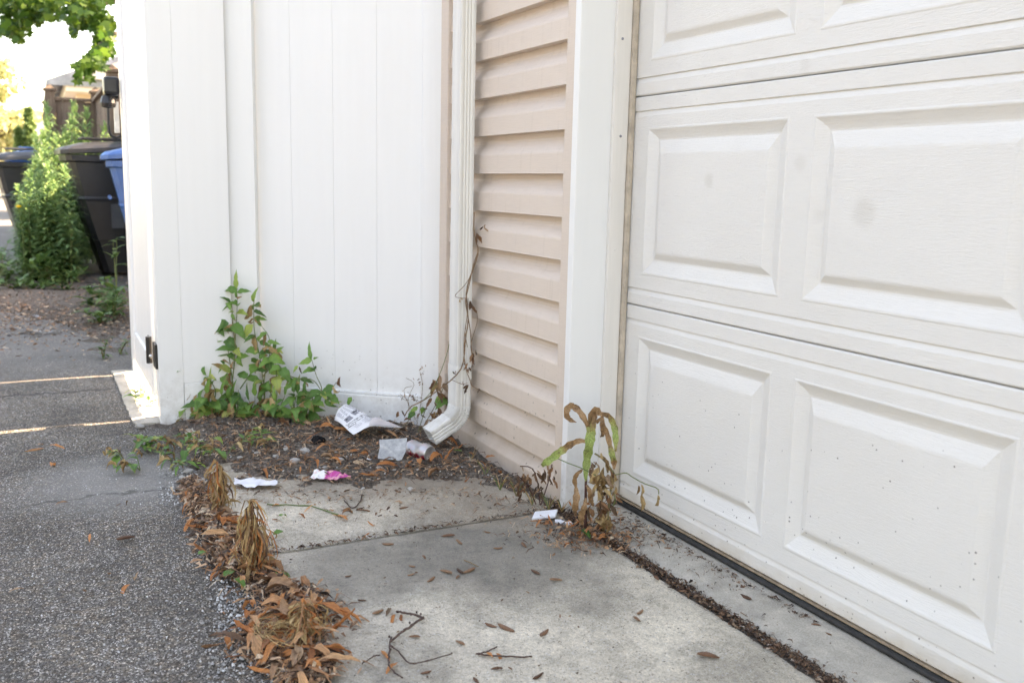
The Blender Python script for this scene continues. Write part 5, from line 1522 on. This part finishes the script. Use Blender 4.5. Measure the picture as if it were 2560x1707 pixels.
    for i in range(n + 1):
        for j in range(4):
            u, v = i / n - .42, j / 3 - .5
            w = .034 * (1 if u < .2 else max(.12, 1 - (u - .2) * 2.6))
            m.v.append((u * .115, v * w, .004 + .008 * abs(math.sin(u * 16 + v * 2)) + .004 * fbm(u * 8, v * 5, 2)))
    for i in range(n):
        for j in range(3): a = i * 4 + j; m.f.append((a, a + 4, a + 5, a + 1))
    o = m.build('wrapper', 'wrapper', None, smooth=False); place_local(o, c0, (R(28), 0, math.atan2(RIGHT.y, RIGHT.x) - R(8)))
    tag(o, 'pink and white foil wrapper lying on the edge of the soil', 'wrapper')
    # --- pieces of broken white tile beside the casing
    c0 = gz(1358, 1287, .010)
    m = MB(); m.cbox(-.032, .030, -.021, .021, 0, .007, .002); m.v = [(x + .012 * (y > 0), y, z + .1 * x * .3) for x, y, z in m.v]
    o = m.build('tile_piece', 'paperwhite', None); place_local(o, c0 - Vector((0, 0, .003)), (R(3), R(-4), math.atan2(RIGHT.y, RIGHT.x) + R(6)))
    tag(o, 'flat white broken tile piece at the foot of the door casing', 'tile')
    for px, py in ((1421, 1311), (1395, 1305), (1405, 1308)):
        m = MB(); m.cbox(-.008, .009, -.006, .006, 0, .006, .0015)
        o = m.build('tile_chip', 'paperwhite', None); place_local(o, gz(px, py, .008), (R(r.uniform(-15, 15)), 0, r.uniform(0, 3)))
        tag(o, 'small white tile chip in the leaves beside the door casing', 'tile', 'tile chips by the casing')
    # --- black clod and cigarette end
    bm = bmesh.new(); bmesh.ops.create_icosphere(bm, subdivisions=3, radius=.022)
    for v in bm.verts:
        k = 1 + .45 * fbm(v.co.x, v.co.y, v.co.z, 38, 3); v.co = Vector((v.co.x * 1.25 * k, v.co.y * k, v.co.z * .8 * k))
    me = bpy.data.meshes.new('clod'); bm.to_mesh(me); bm.free(); me.materials.append(MAT['lumpblack'])
    o = inst(me, 'clod', gg(795, 1102, .004)); tag(o, 'black matted clod in the soil left of the flyer', 'clod')
    a, b = gz(918, 1148, .018), gz(944, 1157, .016)
    o = MB().tube([a, a.lerp(b, .35), b], [.004, .004, .0038], 10).build('cigarette_end', 'paperwhite', None, off=a); tag(o, 'white cigarette end in front of the torn sheet', 'litter')
build_trash()

# ------------------------------------------------------------------ stones, twigs, husks
def stone_mesh(i):
    bm = bmesh.new(); bmesh.ops.create_icosphere(bm, subdivisions=2, radius=1)
    for v in bm.verts:
        k = 1 + .28 * fbm(v.co.x + i * 7, v.co.y, v.co.z, 1.1, 2)
        v.co = Vector((v.co.x * k, v.co.y * k * .72, v.co.z * k * .5))
    me = bpy.data.meshes.new('pebble_shape'); bm.to_mesh(me); bm.free(); me.materials.append(MAT['stone']); return me
def build_small():
    r = random.Random(8)
    SM = [stone_mesh(i) for i in range(5)]
    for px, py, s in ((735, 1155, 15), (762, 1130, 17), (715, 1122, 10), (690, 1142, 9), (640, 1135, 9), (812, 1172, 10), (838, 1132, 7), (852, 1150, 9), (1081, 1139, 12), (948, 1172, 9), (985, 1175, 7), (915, 1188, 7), (1045, 1175, 5), (1026, 1224, 10), (907, 1222, 6), (660, 1100, 8), (600, 1145, 8), (470, 1180, 12), (455, 1195, 10), (500, 1205, 13), (445, 1205, 8), (350, 1068, 12), (878, 1138, 6), (705, 1180, 9), (745, 1190, 6)):
        p = gg(px, py); z = p.z; k = s / FPX * depth_of(p)
        o = inst(r.choice(SM), 'pebble', (p.x, p.y, z + k * .25), (r.uniform(-.3, .3), r.uniform(-.3, .3), r.uniform(0, 6)), k)
        tag(o, 'pale grey pebble lying in the soil bed', 'pebble', 'pebbles in the soil bed')
    # gravel chips
    m = MB()
    def chip(p, s):
        a = r.uniform(0, 6.28); V = []
        for k in range(5):
            an = a + k * 1.2566 + r.uniform(-.3, .3); rr = s * r.uniform(.6, 1.1)
            V.append((p.x + math.cos(an) * rr, p.y + math.sin(an) * rr * .75, p.z))
        h = s * r.uniform(.3, .8)
        V += [(p.x + (x - p.x) * .6 + r.uniform(-.2, .2) * s, p.y + (y - p.y) * .6, z + h * r.uniform(.7, 1.2)) for x, y, z in V]
        m.add(V, [(5, 6, 7, 8, 9)] + [(k, (k + 1) % 5, (k + 1) % 5 + 5, k + 5) for k in range(5)])
    for _ in range(620):
        u = r.random(); px, py = 585 + r.gauss(0, 32) - 10 * u, 1500 + r.gauss(0, 62)
        if r.random() < .3: px, py = r.gauss(600, 40), r.gauss(1640, 40)
        p = gz(px, py, -.002); chip(p, r.uniform(.0016, .0055))
    for _ in range(420):
        px, py = r.uniform(395, 520), r.uniform(1165, 1260)
        p = gz(px, py, -.002); p.z = ground_h(p.x, p.y) - .001; chip(p, r.uniform(.0015, .0055))
    for _ in range(700):
        p = gz(r.uniform(0, 560), r.uniform(1080, 1707), -.002); chip(p, r.uniform(.0012, .0034))
    for _ in range(900):
        x = r.uniform(-.6, .5); y = r.uniform(-.85, -.05); z = bed_h(x, y)
        if z > .003: chip(Vector((x, y, z - .001)), r.uniform(.0015, .005))
    for _ in range(90):
        p = gz(r.uniform(680, 900), 0, 0) if False else Vector((.648 + r.gauss(0, .004), r.uniform(-.80, -.35), .0)); chip(p, r.uniform(.0012, .003))
    tag(m.build('gravel', 'gravel'), 'pale loose gravel chips scattered over the asphalt edge and soil', kind='stuff')
    # big twig, bent like a Z
    R8 = lambda a: gz(880 + a[0] / 3.4317, 1250 + a[1] / 3.4317, .007)
    t = thing('twig', R8((450, 1120)), 'dark bent twig forked in a Z shape on the concrete', 'twig')
    for pts, r0, r1 in (([(385, 965), (500, 990), (612, 1022)], .0021, .0024), ([(612, 1022), (500, 1095), (420, 1150), (335, 1220)], .0024, .0021), ([(335, 1190), (318, 1300), (312, 1390), (345, 1470), (425, 1535)], .0018, .0012), ([(325, 1255), (400, 1320), (485, 1405), (560, 1412), (680, 1380), (868, 1326)], .0016, .0010)):
        n = 18; pth = smooth_path([R8(p) + Vector((0, 0, .003)) for p in pts], n)
        pth = [p + Vector((r.gauss(0, .0008), r.gauss(0, .0008), abs(r.gauss(0, .001)))) for p in pth]
        MB().tube(pth, [(r0 + (r1 - r0) * i / n) * (1.35 if i % 4 == 1 else 1) for i in range(n)], 7).build('branch', 'twig', t, smooth=True)
    for a in ((555, 970), (590, 985), (495, 1060), (425, 1140), (320, 1180), (330, 1290)):
        p = R8(a); MB().lathe([(.0006, 0), (.002, .0015), (.002, .004), (.0006, .0055)], p, 8).build('bud', 'twig', t)
    def twig(pts, rad, label, group=None, mat='twig'):
        P = smooth_path([gz(x, y, .006) for x, y in pts], 14)
        o = MB().tube([p + Vector((0, 0, abs(r.gauss(0, .0012)))) for p in P], [rad * (1.25 if i % 4 == 2 else 1) for i in range(14)], 6).build('twig', mat, None, smooth=True, off=P[7])
        tag(o, label, 'twig', group)
    twig([(1190, 1634), (1240, 1640), (1300, 1642), (1330, 1642)], .0017, 'straight dark twig with bits of leaf near the bottom centre')
    twig([(1195, 1636), (1225, 1625), (1242, 1616)], .0014, 'short thin twig crossing the straight dark one')
    twig([(668, 1260), (720, 1264), (770, 1264), (815, 1276), (850, 1292)], .0016, 'thin green-brown stem lying on the concrete behind the stalks', None, 'stem')
    twig([(1160, 1400), (1178, 1408), (1196, 1416)], .0009, 'pale thin straw lying on the middle of the apron', None, 'straw')
    twig([(905, 1660), (935, 1640), (950, 1638)], .0012, 'thin dark twig left of the Z-shaped one')
    twig([(860, 1250), (880, 1270), (900, 1255), (905, 1235)], .0015, 'rough brown twig on the pale slab before the wrapper')
    # seed husks and leaf scraps on the apron
    hm = []
    for i in range(5):
        m = MB(); L = 1
        for k in range(7):
            tt = k / 6; w = .16 * math.sin(math.pi * (tt * .85 + .1)) ** .7
            for q in range(6):
                an = q * math.pi / 3; m.v.append((math.cos(an) * w * (1 + .2 * math.sin(i + k)), tt - .5 + .03 * math.sin(i * 3 + q), math.sin(an) * w * .6 + .06 * math.sin(tt * 3 + i)))
        for k in range(6):
            for q in range(6): a = k * 6 + q; b = k * 6 + (q + 1) % 6; m.f.append((a, b, b + 6, a + 6))
        m.f += [tuple(range(5, -1, -1)), tuple(range(36, 42))]
        me = bpy.data.meshes.new('husk_shape'); me.from_pydata(m.v, [], m.f); me.materials.append(MAT['husk']); me.polygons.foreach_set("use_smooth", [True] * len(me.polygons)); hm.append(me)
    spots = [(1227, 1563, .028), (1265, 1570, .040), (1360, 1582, .032), (1150, 1607, .026), (1242, 1672, .022), (1275, 1670, .012), (1115, 1430, .032), (1150, 1428, .030), (1172, 1427, .034), (1144, 1443, .02), (1078, 1448, .026), (1030, 1415, .02), (1028, 1436, .018), (1338, 1430, .03), (1390, 1450, .03), (1310, 1362, .03), (1218, 1330, .018), (1120, 1340, .032), (1148, 1355, .028), (1245, 1370, .024), (970, 1360, .03), (1060, 1393, .02), (940, 1285, .018), (990, 1290, .02), (1010, 1270, .03), (970, 1272, .022), (1600, 1530, .024), (1592, 1548, .022), (1770, 1641, .04), (1668, 1370, .02), (1865, 1493, .036), (2040, 1562, .018), (2070, 1584, .018), (905, 1500, .018), (945, 1530, .03), (1036, 1592, .022), (1190, 1700, .02), (1345, 1690, .026), (1065, 1680, .02), (1400, 1540, .012), (1320, 1480, .01), (1255, 1500, .012), (870, 1440, .016), (1640, 1445, .03), (1705, 1478, .02)]
    for px, py, L in spots:
        p = gz(px, py, .004)
        o = inst(r.choice(hm), 'seed_husk', p + Vector((0, 0, L * .06)), (r.uniform(-.1, .1), 0, r.uniform(0, 6.28)), L)
        tag(o, 'small dry brown seed husk lying on the concrete apron', 'seed husk', 'seed husks on the apron')
    o = inst(r.choice(hm), 'seed_husk', gz(315, 1347, 0) + Vector((0, 0, .003)), (0, 0, .4), .045); tag(o, 'tan winged seed on the dark asphalt', 'seed husk')
build_small()

# ------------------------------------------------------------------ dead leaves and litter
def build_litter():
    r = random.Random(14)
    def drop(me, p, L, tilt, label, group, dz=0.0, name='dead_leaf'):
        o = inst(me, name, (p.x, p.y, p.z + dz), (r.gauss(0, tilt), r.gauss(0, tilt), r.uniform(0, 6.28)), L)
        tag(o, label, 'leaf', group); return o
    # row along the asphalt edge: centre line in the photo, half width in pixels
    line = [(478, 1215, 34), (500, 1262, 45), (545, 1315, 70), (590, 1370, 95), (590, 1410, 85), (640, 1455, 75), (720, 1485, 110), (745, 1530, 120), (705, 1580, 140), (690, 1625, 130), (740, 1665, 110), (770, 1700, 80)]
    xs = [a[1] for a in line]
    lab1 = 'dry orange-brown lance-shaped leaf in the nearest heap of the litter row'; g1 = 'dead leaves in the nearest heap'
    for k in range(175):
        py = r.uniform(1215, 1706) if r.random() < .25 else r.choice([r.gauss(1360, 45), r.gauss(1545, 50), r.gauss(1610, 45)])
        py = min(1706, max(1212, py)); cx = np.interp(py, xs, [a[0] for a in line]); hw = np.interp(py, xs, [a[2] for a in line])
        px = cx + max(-1.35, min(1.35, r.gauss(0, .48))) * hw
        p = gz(px, py, .0); heap = math.exp(-((px - cx) / (hw * .8 + 1)) ** 2)
        p.z = .005 + heap * r.uniform(0, .024)
        drop(r.choice(DEAD if r.random() < .86 else DULL), p, r.choice([r.uniform(.025, .05), r.uniform(.045, .08), r.uniform(.05, .09)]), .26, *((lab1, g1) if py > 1440 else ('dry orange-brown leaf round the two taller dead stalks', 'dead leaves round the taller stalks')))
    for k in range(34):
        py = r.gauss(1580, 55); cx = np.interp(py, xs, [a[0] for a in line]); hw = np.interp(py, xs, [a[2] for a in line])
        p = gz(cx + r.gauss(0, .5) * hw, min(1706, py), .0); p.z = r.uniform(.016, .034); drop(r.choice(DEAD), p, r.uniform(.05, .095), .2, lab1, g1)
    for (a, b, lbl) in (((800, 1625), (905, 1610), 'long rust-brown leaf sticking out from the heap over the concrete'), ((690, 1650), (765, 1672), 'bright yellow-orange leaf at the near end of the heap'), ((755, 1440), (770, 1490), 'upright leaf leaning in the middle of the litter row')):
        A, B = gz(*a, .018), gz(*b, .014); o = leaf_at(DEAD[1], 'dead_leaf', A, B - A, (0, 0, 1), (B - A).length); tag(o, lbl, 'leaf')
    # leaves in the soil bed
    lab2 = 'brown leaf lying in the soil bed by the downspout and fence'; g2 = 'dead leaves in the soil bed'
    for k in range(92):
        x, y = r.uniform(-.45, .55), r.uniform(-.82, -.03)
        z = bed_h(x, y)
        if z < .004: continue
        near = r.random()
        drop(r.choice(DEAD + DULL), Vector((x, y, z + r.uniform(.002, .018))), r.uniform(.03, .068), .28, lab2, g2)
    for px, py, L in ((995, 1165, .07), (1010, 1172, .06), (950, 1185, .065), (970, 1178, .055), (1075, 1155, .08), (1110, 1150, .06), (820, 1150, .06), (790, 1145, .06), (760, 1105, .06), (1050, 1160, .07), (900, 1125, .05), (850, 1120, .06)):
        p = gg(px, py, .010); drop(r.choice(DEAD), p, L, .25, lab2, g2)
    for px, py in ((1213, 1145), (1200, 1152), (1248, 1180), (1160, 1205), (1172, 1132)):
        p = gz(px, py, .02); drop(r.choice(DEAD), p, .04, .6, 'small tan leaf propped against the foot of the beige siding', 'leaves at the foot of the siding')
    # leaves round the wilted weed and along the door
    lab3 = 'crisp brown leaf in the drift under the wilted weed by the door casing'; g3 = 'leaves under the wilted weed'
    for k in range(46):
        px, py = r.gauss(1490, 62), r.gauss(1325, 22)
        p = gz(px, py, .006)
        if p.y > .10 or p.x < .6: continue
        p.z = .006 + r.uniform(0, .014); drop(r.choice(DEAD), p, r.uniform(.022, .05), .3, lab3, g3)
    # single leaves and sprigs on the apron
    lab4 = 'single dry leaf lying on the pale concrete slab'; g4 = 'single leaves on the concrete'
    for px, py, L in ((925, 1330, .035), (935, 1315, .03), (870, 1290, .045), (855, 1285, .05), (830, 1278, .04), (890, 1275, .04), (700, 1262, .035), (760, 1280, .04), (870, 1300, .05), (680, 1300, .04), (745, 1285, .04), (965, 1540, .045), (990, 1535, .04), (975, 1650, .05), (995, 1655, .04), (1240, 1632, .03), (1215, 1632, .03), (890, 1275, .05), (780, 1255, .03), (1005, 1535, .03)):
        drop(r.choice(DEAD + DULL[:2]), gz(px, py, .007), L, .14, lab4, g4)
    lab5 = 'lone dry leaf or seed scrap on the dark asphalt'; g5 = 'scraps on the asphalt'
    for px, py, L in ((128, 1165, .06), (225, 1333, .045), (268, 1430, .035), (325, 1460, .05), (335, 1450, .035), (60, 1470, .03), (210, 1475, .025), (110, 1120, .06), (95, 1110, .05), (125, 1112, .05), (320, 1252, .02), (170, 1255, .03), (290, 1265, .02)):
        drop(r.choice(DULL if L < .04 else DEAD), gz(px, py, .004), L, .15, lab5, g5)
    for px, py, L in ((700, 1290, .03), (705, 1325, .035), (560, 1440, .05), (590, 1445, .045), (495, 1385, .03), (700, 1430, .035), (680, 1438, .03), (1450, 1325, .05), (1155, 1128, .04)):
        o = leaf_at(r.choice(GREEN), 'green_leaf', gz(px, py, .016), (r.gauss(0, 1), r.gauss(0, 1), .05), (0, 0, 1), L); tag(o, 'fallen leaf still green or yellow among the brown litter', 'leaf', 'fallen green leaves')
    # fine shreds
    def shred(m, p, L, w, tilt=.5):
        a = r.uniform(0, 6.28); d = Vector((math.cos(a), math.sin(a), r.gauss(0, tilt * .5))).normalized(); s = d.cross(Vector((0, 0, 1))).normalized()
        b = Vector((r.gauss(0, .2), r.gauss(0, .2), r.uniform(0, .35))) * L
        q0, q1, q2 = p - d * L * .5, p + b, p + d * L * .5
        u = s * w + Vector((0, 0, r.gauss(0, w * .7)))
        m.add([q0 - u * .4, q0 + u * .4, q1 + u, q1 - u, q2 + u * .3, q2 - u * .3], [(0, 1, 2, 3), (3, 2, 4, 5)])
    m = MB()
    for k in range(5200):
        py = r.uniform(1205, 1707); cx = np.interp(py, xs, [a[0] for a in line]); hw = np.interp(py, xs, [a[2] for a in line]) * 1.05
        px = cx + r.gauss(0, .42) * hw; p = gz(px, py, 0); heap = math.exp(-((px - cx) / (hw * .7 + 1)) ** 2)
        p.z = ground_h(p.x, p.y) + .002 + heap * r.uniform(0, .02); shred(m, p, r.uniform(.008, .042), r.uniform(.0006, .0038))
    tag(m.build('leaf_litter', 'shred'), 'broken leaf bits filling the litter row along the asphalt edge', kind='stuff')
    m = MB()
    for k in range(7600):
        x, y = r.uniform(-.72, .68), r.uniform(-.94, .02)
        z = bed_h(x, y)
        if z < -.004: continue
        if z < .004 and r.random() < .55: continue
        shred(m, Vector((x, y, max(z, .004) + r.uniform(.001, .008))), r.uniform(.006, .036), r.uniform(.0004, .0026))
    for k in range(4200):   # feathered drift on to the slab
        x, y = r.uniform(.0, .85), r.uniform(-.85, -.02); sd = poly_sd(x, y, BED)
        if -.26 < sd < .02 and r.random() < math.exp(sd * 11): shred(m, Vector((x, y, .006)), r.uniform(.005, .025), r.uniform(.0004, .0018), .2)
    for k in range(700):
        p = gz(r.gauss(1480, 85), r.gauss(1335, 24), .005)
        if p.y < .115: shred(m, p + Vector((0, 0, r.uniform(0, .008))), r.uniform(.006, .03), r.uniform(.0005, .0028))
    tag(m.build('mulch', 'shred'), 'brown mulch and shredded leaf bits covering the soil bed', kind='stuff')
    m = MB()
    for k in range(5200):
        x = .60 + (2.2 - .60) * r.random(); y = -.029 + r.gauss(0, .0095)
        if x < 1.15: y += r.gauss(0, .008) * (1.15 - x) / .5
        shred(m, Vector((x, y, -.003 + r.uniform(0, .009))), r.uniform(.004, .018), r.uniform(.0005, .0022))
    for k in range(900):
        x = r.uniform(.75, 1.9); y = .115 - abs(r.gauss(0, .02)) if r.random() < .6 else r.uniform(-.01, .12)
        c = fbm(x, y, 0, 6)
        if c > -.05: shred(m, Vector((x, y, .006)), r.uniform(.003, .014), r.uniform(.0004, .0016), .2)
    for k in range(260):    # crack between the two slabs
        shred(m, Vector((.649 + r.gauss(0, .006), r.uniform(-.83, -.05), .001 + r.uniform(0, .004))), r.uniform(.004, .02), r.uniform(.0005, .002), .2)
    for k in range(420):    # specks over the apron
        p = gz(r.uniform(700, 2000), r.uniform(1240, 1707), .004)
        if p.y < -.05: shred(m, p, r.uniform(.002, .008), r.uniform(.0003, .0012), .15)
    tag(m.build('joint_debris', 'joint_shred'), 'brown crumbled debris packed in the joint along the door sill', kind='stuff')
    # tangled dry grass roots in the nearest heap
    t = thing('root_tangle', gz(690, 1600, .01), 'pale tangle of dry grass roots in the nearest leaf heap', 'roots')
    for k in range(26):
        c = gz(690 + r.gauss(0, 22), 1598 + r.gauss(0, 12), .02); a = r.uniform(0, 6.28); R_ = r.uniform(.015, .045)
        pts = [c + Vector((math.cos(a + q * .8) * R_, math.sin(a + q * .8) * R_ * .8, .012 + .01 * math.sin(q + k))) for q in range(5)]
        MB().tube(smooth_path(pts, 12), .0007, 4).build('root', 'straw', t)
build_litter()
